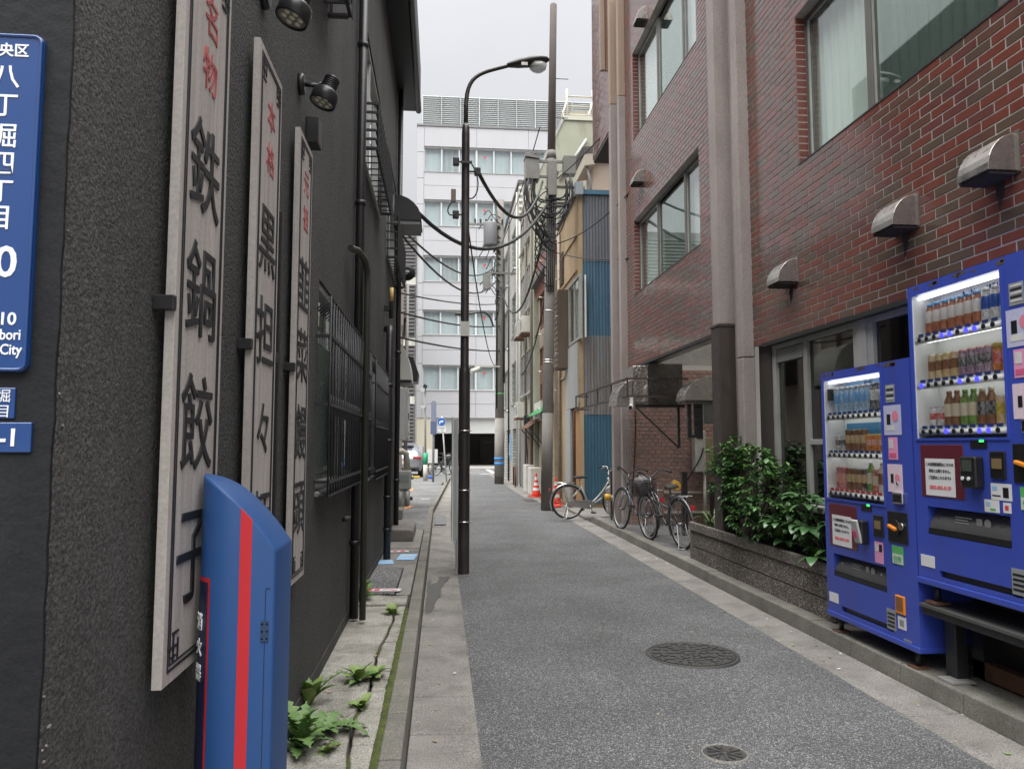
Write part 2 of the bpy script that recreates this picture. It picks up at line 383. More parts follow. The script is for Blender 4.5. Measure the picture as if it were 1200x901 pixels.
# rough step, tarry patch, concrete beyond
MB().prism([(-.76,6.92),(-.30,6.92),(-.30,7.3),(-.45,7.26),(-.6,7.33),(-.76,7.28)],'z',.03,.135).build('pavement_slab', concrete_light, pl, bevel=.01)
MB().box(-.76,-.43,7.36,8.9,.03,.14).build('asphalt_patch', asphalt_old, pl)
MB().box(-.42,-.285,7.36,8.9,.03,.13).build('pavement_slab', concrete, pl, bevel=.005)
for a, b in ((8.91,9.7),(9.71,10.6),(10.61,11.8),(11.81,13.0)):
    MB().box(-.95,-.285,a,b-.006,.03,.128+random.uniform(-.004,.004)).build('pavement_slab', concrete, pl, bevel=.005)
v=[]; f=[]
for i,y in enumerate([13.0,17,20,24,28,32,36,38]):
    v += [(-14,y,.11),(kx(y)-.115,y,.11)]
    if i: f.append((2*i-2,2*i-1,2*i+1,2*i))
MB().add(v,f).build('pavement_sheet', asphalt_old, pl, recalc=False)
orange_paint = mat('orange_paint', (.70,.26,.05), .7, c2=(.45,.17,.05), vs=10)
yellow_paint = mat('yellow_paint', (.62,.42,.03), .6, c2=(.4,.28,.04), vs=10)
for (x,y,w,l,a) in [(-.82,17.3,.12,1.4,-12),(-.45,32.4,.2,1.5,-8),(-.93,24.5,.10,1.0,0)]:
    MB().obox((x,y,.115),(w,l,.005),Matrix.Rotation(R(a),3,'Z')).build('painted_arrow', orange_paint, pl)
MB().box(-.52,-.28,20.2,20.35,.112,.116).build('painted_mark', paint_line, pl)
# flattened paper stickers on the pavement
blue_print = mat('blue_print', (.22,.45,.72), .6, c2=(.35,.55,.75), vs=25)
red_print = mat('red_print', (.62,.06,.08), .6)
white_print = mat('white_print', (.66,.66,.66), .6, c2=(.52,.52,.52), vs=15)
def floor_tape(c, w, l, ang, base, bits, label):
    M3 = Matrix.Rotation(R(ang),3,'Z'); o = thing('pavement_sticker', c, label, 'sticker')
    MB().obox(c,(w,l,.003),M3).build('sheet', base, o)
    mb = MB(); 
    for (dx,dy,bw,bl,mi) in bits: mb.obox(Vector(c)+M3@Vector((dx,dy,.002)),(bw,bl,.002),M3,mi)
    if bits: mb.build('print', [red_print, blue_print, white_print], o)
floor_tape((-.56,7.52,.145),.36,.13,-4,white_print,[(-.12,0,.05,.11,0),(-.05,0,.05,.09,0),(.05,.02,.1,.015,0),(.12,-.03,.05,.03,0)],'white sticker with red print on the tarry pavement patch')
floor_tape((-.60,10.25,.134),.36,.14,3,white_print,[(-.1,0,.07,.11,0),(0,0,.05,.09,0),(.1,0,.06,.1,0)],'red and white sticker just before the concrete step block')
floor_tape((-.42,9.75,.134),.22,.5,-4,blue_print,[(0,.1,.15,.06,2),(0,-.05,.15,.03,2)],'larger pale blue sticker beside the kerb')
floor_tape((-.66,9.35,.134),.18,.32,6,blue_print,[(0,.05,.12,.03,2)],'smaller pale blue sticker close to the dark wall')
o = MB().prism([(-.78,.13),(-.40,.13),(-.40,.27),(-.43,.30),(-.72,.31),(-.78,.27)],'y',11.3,12.6).build('concrete_step_block', mat('worn_concrete',(.20,.18,.16),.9,c2=(.12,.11,.1),vs=4,bump=.6,bs=40,bd=.01,fine=.3), bevel=.03)
tag(o,'weathered concrete step block on the left pavement','step block')
o = MB().box(-.12,.10,14.6,16.4,.02,.035).build('gutter_ramp_plate', mat('plate_grey',(.19,.19,.20),.6,c2=(.12,.12,.13),vs=6), bevel=.004)
tag(o,'flat grey ramp plate lying in the left gutter','ramp plate')

# right side : gutter strip, kerb, pavement
gr = setting('right_gutter')
y = -3.0
while y < 22:
    MB().add([(2.66,y,.004),(2.985,y,.012),(2.985,y+1.19,.012),(2.66,y+1.19,.004),(2.66,y,-.05),(2.985,y,-.05),(2.985,y+1.19,-.05),(2.66,y+1.19,-.05)],
       [(0,1,2,3),(0,4,5,1),(1,5,6,2),(2,6,7,3),(3,7,4,0)]).build('gutter_slab', concrete, gr, bevel=.004, seg=1, recalc=False)
    y += 1.2
MB().box(2.655,3.0,-3,21.9,-.06,-.025).build('gutter_bed', soil, gr)
MB().box(2.45,4.6,22,39,-.04,.006).build('gutter_apron', concrete, gr)
kr = setting('right_kerb')
y = -3.0
while y < 14.9:
    h = .125 + random.uniform(-.004,.004)
    MB().prism([(2.99,-.05),(3.16,-.05),(3.16,h),(3.008,h)],'y',y,y+.593).build('kerb_stone', kerb_stone, kr, bevel=.01)
    y += .6
pr = setting('right_pavement')
tile_grey = mat('paving_grey', (.15,.15,.155), .75, c2=(.10,.10,.10), vs=3, fine=.25, fs=120)
mb = MB(); y = 9.4; k = 0
while y < 14.6:
    for i in range(5):
        x = 3.165+.3*i
        MB().box(x,x+.294,y,y+.294,.05,.118+random.uniform(-.003,.003)).build('paving_tile', tile_grey, pr, bevel=.004, seg=1)
    y += .3
MB().box(3.165,4.7,2,9.38,.0,.112).build('pavement_base', concrete, pr)
MB().box(3.165,4.9,9.38,15.3,.0,.085).build('tile_bed', soil, pr)
MB().box(2.95,4.9,15.3,17.7,-.02,.075).build('rough_apron', concrete, pr, bevel=.02)
# manhole covers
iron = mat('cast_iron', (.08,.079,.077), .6, metal=.35, c2=(.055,.054,.052), vs=9, rv=.12, dirt=(.13,.12,.105), ds=9, damt=.4, dstretch=(1,1,1))
def manhole(c, r, label, style):
    o = thing('manhole_cover', c, label, 'manhole cover')
    ring = MB().lathe([(r*1.09,-.02),(r*1.09,.010),(r*1.02,.011),(r*1.02,-.02)], c, 48); ring.f = ring.f[:-2]; ring.m=ring.m[:-2]; ring.sm=ring.sm[:-2]
    ring.build('rim', iron if style else concrete, o)
    MB().lathe([(r,-.02),(r,.004),(r*.97,.006)], c, 48).build('plate', iron, o)
    mb = MB(); C = Vector(c)
    random.seed(11)
    if style:
        for (rr, nn) in ((.86,20),(.68,16),(.5,12),(.32,7),(.13,3)):
            for k in range(nn):
                a = 2*math.pi*(k+.5*random.random())/nn; M3 = Matrix.Rotation(a,3,'Z')
                mb.obox(C+M3@Vector((r*rr,0,.009)),(r*.13,r*.16*random.uniform(.8,1.3),.008),M3@Matrix.Rotation(random.uniform(-.5,.5),3,'Z'))
        for k in range(40):
            a0 = 2*math.pi*k/40; M3 = Matrix.Rotation(a0,3,'Z'); mb.obox(C+M3@Vector((r*.95,0,.008)),(.018,r*.12,.008),M3)
        for (dx,dy) in ((.8,.25),(-.75,-.35),(.1,-.8)): mb.obox(C+Vector((r*dx,r*dy,.0135)),(.02,.03,.003))
    else:
        for k in range(6):
            a = k*math.pi/3+.3; M3 = Matrix.Rotation(a,3,'Z')
            mb.obox(C+M3@Vector((r*.52,0,.009)),(r*.7,.012,.008),M3)
            mb.obox(C+M3@Vector((r*.55,r*.25,.009)),(r*.35,.01,.008),M3@Matrix.Rotation(.7,3,'Z'))
        mb.lathe([(r*.16,0),(r*.16,.012),(r*.05,.013)],C,14)
    mb.build('pattern', iron, o)
def crown(x): return .022*(1-abs(x-1.45)/1.24)
manhole((1.84,5.49,crown(1.84)), .31, 'large round cast iron manhole cover in the road', 1)
manhole((1.41,3.74,crown(1.41)), .105, 'small round valve cover at the bottom edge of the road', 0)
o = MB().box(2.3,2.62,20.4,21.3,0.008,.012).build('drain_cover', iron); tag(o,'flat rusty drain cover in the road before the traffic cones','drain cover')

# ================================================================== left dark building
lb = thing('dark_building', (-.75,0,0), 'charcoal stucco building along the left side of the alley', 'building')
W1 = (4.62,7.25,1.27,2.56); W2 = (7.62,10.3,1.22,2.53); U1 = (6.75,8.75,4.22,5.6); U2 = (10.0,11.9,4.1,5.6); U0=(3.3,4.7,4.42,5.6)
mb = MB(); wall_cells(mb,'x',-1.05,-.75,1.545,12.3,0.0,7.6,[W1,W2,U1,U2,U0])
mb.box(-6,-1.05,12.0,12.3,0,7.6); mb.box(-6,-1.05,1.61,1.8,0,7.6)
mb.build('wall', stucco, lb)
MB().box(-6,-.74,1.5,12.4,7.6,7.72).build('roof_slab', stucco_smooth, lb)
random.seed(5)
edge = [(-.7495+random.uniform(-.0025,.0015), -.02+i*.06) for i in range(128)]
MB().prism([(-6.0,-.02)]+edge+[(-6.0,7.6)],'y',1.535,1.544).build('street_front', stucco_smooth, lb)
mb = MB()
for i in range(12):
    z = random.choice([.8,.95,1.0,1.62,1.9])+random.uniform(-.08,.08); s_ = random.uniform(.0015,.0035)
    mb.obox((-.749,1.545+random.uniform(-.002,.03),z),(s_*1.5,s_*1.5,s_*random.uniform(1,3)),Matrix.Rotation(random.random()*3,3,'X'))
mb.build('paint_chips', white_chip, lb)['kind']='stuff'
# roof eave
MB().prism([(-.75,7.28),(-.47,7.28),(-.47,7.33),(-.40,7.33),(-.40,8.05),(-.75,8.05)],'y',1.2,12.65).build('roof_eave', mat('eave_black',(.012,.012,.016),.5), lb, bevel=.006)
MB().tube([(-.435,1.2,7.32),(-.435,12.72,7.32)],.05,10).build('rain_gutter', black_metal, lb)
mb=MB(); mb.box(-.752,-.742,1.62,12.3,.0,.2); mb.build('base_band', mat('base_band',(.05,.05,.048),.8,c2=(.03,.03,.03),vs=4,bump=.6,bs=30,bd=.01,dirt=(.10,.10,.07),ds=3,damt=.6), lb)
frost = mat('frosted_pane', (.34,.37,.36), .18, c2=(.28,.31,.30), vs=3)
blind = mat('pale_blind', (.62,.64,.60), .8, c2=(.48,.50,.47), vs=20, stretch=(1,6,.2))
def left_window(w, panes, grille):
    y0,y1,z0,z1 = w
    mb = MB(); t=.045
    mb.box(-.84,-.765,y0,y1,z1-t,z1); mb.box(-.84,-.765,y0,y1,z0,z0+t); mb.box(-.84,-.765,y0,y0+t,z0+t,z1-t); mb.box(-.84,-.765,y1-t,y1,z0+t,z1-t)
    for k in range(1,panes):
        y=y0+(y1-y0)*k/panes; mb.box(-.835,-.775,y-.03,y+.03,z0+t,z1-t)
    fr = mb.build('window', alu, lb, bevel=.004)
    for k in range(panes):
        a=y0+(y1-y0)*k/panes+(.045 if k==0 else .03); b=y0+(y1-y0)*(k+1)/panes-(.045 if k==panes-1 else .03)
        MB().box(-.806,-.801,a,b,z0+t,z1-t).build('pane', glass_clear, fr)
        MB().box(-.86,-.842,a-.03,b+.03,z0,z1).build('blind', blind, fr)
    MB().box(-.764,-.725,y0-.02,y1+.02,z0-.03,z0-.004).build('sill', alu_dull, fr, bevel=.004)
    return fr
f1 = left_window(W1,2,1); f2 = left_window(W2,2,1); fu1=left_window(U1,2,0); fu2=left_window(U2,2,0); fu0=left_window(U0,2,0)
def low_grille(fr, y0,y1,z0,z1, x=-.665):
    # projecting bar cage with dark corrugated screens behind the bars
    g = MB()
    for z in (z0+.06, z0+.52, z1-.22): g.box(x-.008,x+.008,y0,y1,z-.010,z+.010); 
    for z in (z0+.06, z0+.52, z1-.22):
        for y in (y0,y1): g.box(-.75,x-.008,y-.008,y+.008,z-.010,z+.010)
    n = int((y1-y0)/.115)
    for k in range(n+1):
        y=y0+(y1-y0)*k/n; g.cyl((x,y,z0-.02),(x,y,z1+.02),.0065,n=6)
    # spiked rail on top, bottom shelf bars
    for k in range(int(n*1.6)+1):
        y=y0+(y1-y0)*k/(n*1.6); g.cyl((-.75,y,z1-.06),(x,y,z1+.02),.0045,n=5)
    for k in range(n*2+1):
        y=y0+(y1-y0)*k/(n*2); g.cyl((-.74,y,z0+.02),(x,y,z0-.02),.0045,n=5); g.cyl((x,y,z0+.46),(x,y,z0+.58),.004,n=5)
    g.box(x-.006,x+.006,y0,y1,z1+.01,z1+.02); g.box(x-.006,x+.006,y0,y1,z0-.03,z0-.018); g.box(-.72,-.71,y0,y1,z0-.028,z0-.018)
    g.build('grille', grille_metal, fr)
screen_blue = mat('dark_screen', (.030,.034,.046), .5, c2=(.022,.025,.034), vs=6, stretch=(1,8,.3), dirt=(.08,.08,.085), ds=4, damt=.25, dstretch=(1,6,.3))
def screen(fr, y0,y1,z0,z1,x=-.692):
    v=[];f=[];n=int((y1-y0)/.02)
    for i in range(n+1):
        y=y0+(y1-y0)*i/n; xx=x+(.012 if i%4 in (0,1) else -.004); v+=[(xx,y,z0),(xx,y,z1),(xx-.003,y,z0),(xx-.003,y,z1)]
        if i: b=(i-1)*4; f+=[(b,b+1,b+5,b+4),(b+2,b+6,b+7,b+3)]
    MB().add(v,f).build('privacy_screen', screen_blue, fr, recalc=False)
low_grille(f1,4.55,7.2,1.27,2.42); screen(f1,5.6,7.15,1.38,2.30)
low_grille(f2,7.75,10.3,1.22,2.40); screen(f2,7.95,10.25,1.32,2.30)
def up_grille(fr,y0,y1,z0,z1,x=-.61):
    g=MB(); nz=5
    for k in range(nz+1):
        z=z0+(z1-z0)*k/nz; g.box(x-.012,x+.012,y0,y1,z-.012,z+.012)
        for y in (y0,y1): g.box(-.75,x-.012,y-.010,y+.010,z-.010,z+.010)
    n=int((y1-y0)/.16)
    for k in range(n+1):
        y=y0+(y1-y0)*k/n; g.box(x+.0125,x+.022,y-.008,y+.008,z0-.02,z1+.02)
        g.box(-.75,x-.012,y-.006,y+.006,z0-.022,z0-.0125)
    for y in (y0,y1): g.box(-.74,-.72,y-.012,y+.012,z0,z1)
    g.build('grille', grille_metal, fr)
up_grille(fu1,6.78,8.75,4.26,4.68); up_grille(fu2,9.97,11.95,4.05,4.62); up_grille(fu0,3.25,4.76,4.33,4.8)
# drain pipes of the dark building
def pipe(parent,pts,r,m,name='drain_pipe',clips=()):
    o=MB().tube(pts,r,12).build(name,m,parent)
    for z in clips:
        p=pts[0]; MB().cyl((p[0],p[1],z-.02),(p[0],p[1],z+.02),r*1.22,n=12).build('pipe_clip', m, o)
    return o
pipe(lb,[(-.70,6.35,.14),(-.70,6.35,7.3)],.038,black_metal,clips=(.75,2.2,3.6,5,6.5))
pipe(lb,[(-.70,5.75,3.05),(-.66,5.9,3.07),(-.63,6.1,3.05),(-.62,6.22,2.98),(-.62,6.25,2.85),(-.62,6.25,.15)],.027,mat('olive_pipe',(.035,.035,.026),.5,c2=(.05,.05,.04),vs=5),clips=(1.0,2.0))
pipe(lb,[(-.66,9.55,.14),(-.66,9.55,2.95),(-.66,9.62,3.03),(-.72,9.8,3.05)],.045,black_metal,clips=(.5,.9,1.6,2.3))
pipe(lb,[(-.69,11.9,.14),(-.69,11.9,7.3)],.04,black_metal,clips=(1,3,5))
# small details on the wall: outlet box, wall lamp with yellow tag, wall bell awning
o=MB().box(-.75,-.68,4.06,4.18,3.19,3.34).build('junction_box',black_metal,bevel=.006); tag(o,'small black junction box on the dark wall below the lower spotlight','junction box')
o=thing('wall_light',( -.72,9.75,3.25),'slim outdoor wall light with yellow lens on the dark wall above a pipe bend','wall light')
MB().box(-.75,-.68,9.70,9.80,3.28,3.34).build('mount',black_metal,o); MB().cyl((-.66,9.75,3.18),(-.66,9.75,3.55),.028,n=10).build('body',black_metal,o); MB().cyl((-.655,9.73,3.40),(-.655,9.73,3.58),.027,n=10).build('lens',mat('amber',(.55,.38,.14),.4),o)
o=thing('awning_lamp',(-.6,11.6,5.0),'small black domed wall hood high on the end of the dark building','hood')
hd=[(-.75,5.02),(-.75,5.42)]+[(-.75+.42*math.sin(t*math.pi/12),5.02+.40*math.cos(t*math.pi/12)) for t in range(1,6)]+[(-.33,5.02)]
MB().prism(hd,'y',11.5,12.2).build('shell',black_metal,o); MB().box(-.75,-.35,11.52,12.18,4.96,5.015).build('rim',mid_grey,o)

# ------------------------------------------------------------------ spotlights
def spot(c, label):
    x,y,z=c; o=thing('spotlight',(x,y,z),label,'spotlight','spotlights above the wooden plaques')
    MB().lathe([(.055,0),(.055,.02),(.045,.03)],(x,y,z),18,axis='x').build('wall_plate',black_metal,o)
    MB().tube([(x+.02,y,z),(x+.10,y,z-.005)],.012,8).build('arm',black_metal,o)
    a=Matrix.Rotation(R(196),3,'X')@Matrix.Rotation(R(0),3,'Y'); a=Matrix.Rotation(R(18),3,'Y')@Matrix.Rotation(R(172),3,'X')
    C=Vector((x+.145,y,z-.03))
    def lat(prof,n=22,mi=0,name='',m=None):
        mb=MB().lathe(prof,(0,0,0),n); mb.v=[tuple(C+a@(Vector(q)*.78)) for q in mb.v]; return mb.build(name,m,o)
    b=lat([(.042,-.10),(.045,-.09),(.045,-.02),(.062,.0),(.083,.015),(.088,.03),(.088,.10),(.080,.105),(.078,.085)],name='housing',m=mat('lamp_black',(.022,.022,.025),.35))
    for k in range(5):
        mb=MB().lathe([(.0465,-.092+.016*k),(.052,-.091+.016*k),(.052,-.086+.016*k),(.0465,-.085+.016*k)],(0,0,0),22); mb.v=[tuple(C+a@(Vector(q)*.78)) for q in mb.v]; mb.build('cooling_fin',black_metal,b)
    lat([(.076,.084),(.076,.090)],name='lens',m=mat('lens_plate',(.30,.29,.25),.3,c2=(.2,.19,.17),vs=20))
    mb=MB()
    for k in range(7):
        px,py=(0,0) if k==6 else (.046*math.cos(k*math.pi/3),.046*math.sin(k*math.pi/3))
        q=MB().lathe([(.017,.0905),(.015,.095),(.006,.098)],(px,py,0),10); mb.add([tuple(C+a@(Vector(w)*.78)) for w in q.v],q.f,0,True)
    mb.build('led_lenses',mat('led_cream',(.62,.58,.45),.2),o)
    MB().tube([(C.x-.068,C.y,C.z-.02),(C.x-.062,C.y-.0,C.z+.03),(C.x-.03,C.y,C.z+.04)],.008,6).build('bracket',black_metal,o)
spot((-.75,3.05,3.40),'upper black spotlight between the first and second wooden plaques')
spot((-.75,3.86,3.42),'black spotlight above the third wooden plaque, nearer the windows')

# ------------------------------------------------------------------ wooden plaques
def wood_mat():
    m=mat('pale_wood',(.46,.425,.40),.7,c2=(.34,.31,.29),vs=3.0,stretch=(1,9,.35),fine=.12,fs=90,bump=.25,bs=18,bd=.004,dirt=(.24,.22,.21),ds=6,damt=.55,dstretch=(1,7,.3)); return m
wood=wood_mat(); ink=mat('black_ink',(.012,.012,.014),.5); red_ink=mat('red_ink',(.42,.09,.09),.6,c2=(.30,.07,.07),vs=30)
def plaque(y0,y1,red,black,label):
    z0,z1=(.93,3.06) if y0<2.5 else (.885,3.105); x=-.70; o=thing('wooden_plaque',(-.72,(y0+y1)/2,z0),label,'sign board','vertical wooden menu plaques')
    # three vertical planks, tightly joined
    n=3
    for k in range(n):
        a=y0+(y1-y0)*k/n; b=y0+(y1-y0)*(k+1)/n
        MB().box(x-.026+random.uniform(-.0006,.0006),x+random.uniform(-.0012,0),a,b-.0006,z0,z1).build('plank',wood,o,bevel=.0015,seg=1)
    mb=MB(); yc=(y0+y1)/2
    for ins,t in ((.032,.006),(.047,.004)):
        a,b,c,d=y0+ins,y1-ins,z0+ins,z1-ins; X0,X1=x-.0005,x+.0022
        mb.box(X0,X1,a,a+t,c,d); mb.box(X0,X1,b-t,b,c,d); mb.box(X0,X1,a+t,b-t,c,c+t); mb.box(X0,X1,a+t,b-t,d-t,d)
    X0,X1=x-.0005,x+.003
    for sy,ys_ in ((1,y0+.032),(-1,y1-.032)):
        for sz,zs_ in ((1,z0+.032),(-1,z1-.032)):
            for (a,b,w,h) in ((.0,.055,.075,.006),(.035,.02,.006,.075),(.03,.09,.045,.006),(.07,.02,.006,.055),(.02,.03,.04,.005)):
                ya=ys_+sy*a; yb=ya+sy*w; za=zs_+sz*b; zb=za+sz*h
                mb.box(X0,X1+.0003*random.random(),ya,yb,za,zb)
    mb.build('border_line',ink,o)
    for ch,z in zip(red,(2.835,2.665) if y0<2.5 else (2.88,2.70)): text(ch,(x,yc+.01,z),.135,'+x',red_ink,o,'character',.002,.0004,1.05)
    for ch,z in zip(black,(2.358,1.995,1.615,1.24)): text(ch,(x,yc-.005,z),.29 if ch!='々' else .24,'+x',ink,o,'character',.004,.0006,1.0)
    for y in (y0-.012,y1+.012):
        for z in (1.92,): MB().box(-.75,x+.004,y-.012,y+.012,z-.02,z+.02).build('clip',black_metal,o,bevel=.003)
plaque(2.03,2.455,'名物','鉄鍋餃子','nearest wooden plaque, large black characters 鉄鍋餃子 under red 名物')
plaque(2.84,3.24,'本格','黒担々麺','middle wooden plaque, large black characters 黒担々麺 under red 本格')
plaque(3.66,4.02,'元祖','韮菜饅頭','farthest wooden plaque, large black characters 韮菜饅頭 under red 元祖')
# strip of conduit between the plaques
o=MB().box(-.75,-.72,3.40,3.435,.5,2.6).build('conduit',black_metal,bevel=.004); tag(o,'thin black conduit on the wall between the middle and farthest plaques','conduit')

# ------------------------------------------------------------------ address plates
enamel=mat('blue_enamel',(.012,.055,.20),.16,c2=(.010,.045,.17),vs=2,coat=.6); white_enamel=mat('white_enamel',(.72,.74,.76),.3)
def rrect(y0,y1,z0,z1,r,n=5):
    P=[]
    for (cy,cz,a0) in ((y1-r,z0+r,-90),(y1-r,z1-r,0),(y0+r,z1-r,90),(y0+r,z0+r,180)):
        for k in range(n+1): a=R(a0+90*k/n); P.append((cy+r*math.cos(a),cz+r*math.sin(a)))
    return P
YS=1.54
def rr(x0,x1,z0,z1,r): return rrect(x0,x1,z0,z1,r)
sg=thing('address_plate',(-.85,YS,1.665),'tall blue enamel address plate reading 八丁堀四丁目 10 in white','address plate')
MB().prism(rr(-.930,-.797,1.690,2.366,.016),'y',YS-.016,YS).build('plate',enamel,sg,bevel=.004)
MB().tube([(p[0],YS-.017,p[1]) for p in rr(-.926,-.801,1.694,2.362,.014)],.0035,6,closed=True).build('raised_edge',enamel,sg)
yt=YS-.0165
text('中央区',(-.866,yt,2.332),.029,'-y',white_enamel,sg,bold=.0006)
for ch,z in zip('八丁堀四丁目',(2.277,2.218,2.157,2.101,2.044,1.992)): text(ch,(-.864,yt,z),.053,'-y',white_enamel,sg,bold=.0004)
text('10',(-.860,yt,1.905),.086,'-y',white_enamel,sg,bold=.0012)
text('4-10',(-.852,yt,1.793),.034,'-y',white_enamel,sg,bold=.0006)
text('Hatchobori',(-.866,yt,1.762),.029,'-y',white_enamel,sg,bold=.0004,squash=.82)
text('Chuo City',(-.858,yt,1.730),.029,'-y',white_enamel,sg,bold=.0004,squash=.82)
s2=thing('address_plate',(-.85,YS,1.6),'small blue plate reading 八丁堀四丁目 on the pilaster above the number plate','address plate')
MB().box(-.915,-.820,YS-.009,YS,1.600,1.660).build('plate',enamel,s2,bevel=.002)
text('八丁堀',(-.868,YS-.0095,1.644),.027,'-y',white_enamel,s2,bold=0); text('四丁目',(-.868,YS-.0095,1.614),.027,'-y',white_enamel,s2,bold=0)
s3=thing('address_plate',(-.85,YS,1.53),'lowest blue plate with the white number 10-1 on the pilaster','address plate')
MB().box(-.93,-.786,YS-.011,YS,1.535,1.593).build('plate',enamel,s3,bevel=.002)
text('10-1',(-.850,YS-.0115,1.564),.047,'-y',white_enamel,s3,bold=.001)

# ------------------------------------------------------------------ fire extinguisher cabinet
cab_blue=mat('cabinet_blue',(.019,.070,.215),.5,c2=(.017,.063,.195),vs=3,dirt=(.03,.07,.16),ds=5,damt=.35,spec=.35); cab_red=mat('cabinet_red',(.55,.025,.035),.45); cab_navy=mat('cabinet_navy',(.012,.02,.06),.45)
fc=thing('extinguisher_cabinet',(-.57,2.3,.12),'dark blue fire extinguisher cabinet with red stripe and slanted top beside the wall','extinguisher cabinet')
CX,CY,RR=-.574,2.30,.116
def ztop(x):
    t=min(max((x+.690)/.232,0),1); return 1.465-.07*t-.14*t*t
def hw(x):
    if x<CX: return math.sqrt(max(RR*RR-(x-CX)**2,0))
    if x>-.466: return RR-.008+math.sqrt(max(.008**2-(x+.466)**2,0))
    return RR
xs_=[CX-RR*math.cos(R(90*k/14)) for k in range(15)]+[CX+.108*k/6 for k in range(1,7)]+[-.466+.008*math.sin(R(90*k/4)) for k in range(1,5)]
v=[];f=[]
for x in xs_:
    w_=hw(x); zt=ztop(x); e=min(.010,w_*.5)
    v+=[(x,CY-w_,.12),(x,CY-w_,zt-.010),(x,CY-w_+e*.35,zt-.003),(x,CY-w_+e,zt),(x,CY+w_-e,zt),(x,CY+w_-e*.35,zt-.003),(x,CY+w_,zt-.010),(x,CY+w_,.12)]
for i in range(len(xs_)-1):
    for k in range(7): f.append((i*8+k,i*8+k+1,(i+1)*8+k+1,(i+1)*8+k))
L_=(len(xs_)-1)*8; f.append(tuple(L_+k for k in range(8))); f.append(tuple(reversed(range(8))))
MB().add(v,f,0,True).build('body',cab_blue,fc)
def wrap(x0,y0,x1,z0,z1,name,m,off=.0012,z1slope=True):
    # thin band on the flat camera side (y = CY-RR)
    return MB().box(x0,x1,CY-RR-off,CY-RR+.0005,z0,z1).build(name,m,fc)
xs0,xs1=-.556,-.524
MB().add([(xs0,CY-RR-.001,.12),(xs1,CY-RR-.001,.12),(xs1,CY-RR-.001,ztop(xs1)-.004),(xs0,CY-RR-.001,ztop(xs0)-.004),(xs0,CY-RR+.002,.12),(xs1,CY-RR+.002,.12),(xs1,CY-RR+.002,ztop(xs1)-.004),(xs0,CY-RR+.002,ztop(xs0)-.004)],[(0,1,2,3),(4,7,6,5),(0,3,7,4),(1,5,6,2),(0,4,5,1),(3,2,6,7)]).build('red_stripe',cab_red,fc)
MB().box(-.484,-.482,CY-RR-.0008,CY-RR+.001,.13,1.150).build('door_seam',cab_navy,fc); MB().box(-.482,-.472,CY-RR-.0008,CY-RR+.001,1.150,1.153).build('door_seam',cab_navy,fc)
for z in (1.035,.42):
    h=MB().box(-.493,-.473,CY-RR-.003,CY-RR-.0005,z-.028,z+.028).build('hinge',mat('hinge_blue',(.05,.08,.16),.35,metal=.5),fc)
    for (dx,dz) in ((-.490,-.02),(-.490,.02),(-.490,0),(-.477,-.02),(-.477,0),(-.477,.02)): MB().lathe([(.0028,0),(.002,.002)],(dx,CY-RR-.003,z+dz),8,axis='y').build('screw',steel,h)
def nose(a0,a1,z0,z1,name,m,off):
    v=[];f=[];K=12
    for k in range(K+1):
        a=R(a0+(a1-a0)*k/K); x,y=CX+(RR+off)*math.cos(a),CY+(RR+off)*math.sin(a); v+=[(x,y,z0),(x,y,z1)]
        if k: f.append((2*k-2,2*k,2*k+1,2*k-1))
    return MB().add(v,f,0,True).build(name,m,fc,recalc=False)
nose(140,236,.50,1.178,'red_frame',cab_red,.0008); nose(144,232,.512,1.166,'label_panel',cab_navy,.0016)
for ch,z in zip('消火器',(1.055,.985,.915)):
    a=R(212); nn=Vector((math.cos(a),math.sin(a),0)); right=Vector((-math.sin(a)*1,math.cos(a),0))
    right=Vector((0,0,1)).cross(nn); F=Matrix((right,Vector((0,0,1)),nn)).transposed()
    text(ch,Vector((CX,CY,z))+nn*(RR+.0022),.05,F,white_enamel,fc,bold=.0008)

# ------------------------------------------------------------------ weeds
leafg=mat('weed_green',(.15,.25,.07),.55,c2=(.09,.18,.05),vs=40,obj=True); leafg2=mat('weed_light',(.22,.30,.08),.55,c2=(.15,.24,.06),vs=40,obj=True)
def leaf_mesh(name,m,L,w,lobes=0,curl=.5,n=11):
    v=[];f=[]
    for i in range(n+1):
        t=i/n; ww=w*math.sin(math.pi*min(1,t*.93+.06))**.8
        if lobes: ww*= (1.15 if i%2 else .38)
        x=L*t*(1-.15*curl*t); z=curl*L*(.55*t-.75*t*t)
        v+=[(x,-ww,z+.25*ww),(x,0,z),(x,ww,z+.25*ww)]
        if i: b=(i-1)*3; f+=[(b,b+3,b+4,b+1),(b+1,b+4,b+5,b+2)]
    me=bpy.data.meshes.new(name); me.from_pydata(v,[],f); me.materials.append(m)
    for p in me.polygons: p.use_smooth=True
    return me
LM=[leaf_mesh('weed_leaf',leafg,.17,.030,1,.8,15),leaf_mesh('weed_leaf',leafg,.13,.024,1,.5,13),leaf_mesh('weed_leaf',leafg2,.10,.020,0,.6),leaf_mesh('weed_leaf',leafg2,.06,.016,0,.3)]
def weed(c,n,scale,kinds,label,seed,tilt=(10,60)):
    random.seed(seed); o=thing('weed',c,label,'weed','weeds on the left pavement')
    for k in range(n):
        a=2*math.pi*k/n+random.uniform(-.4,.4); s_=scale*random.uniform(.7,1.25)
        inst('leaf',LM[random.choice(kinds)],c,o,(random.uniform(-.3,.3),-R(random.uniform(*tilt)),a),(s_,s_,s_))
    return o
weed((-.66,3.75,.12),26,1.3,(0,0,1),'large leafy weed at the wall base just behind the blue cabinet',1,(5,75))
weed((-.57,3.95,.12),10,1.3,(0,1),'broad-leaved weed on the slab beside the large wall weed',8,(5,45))
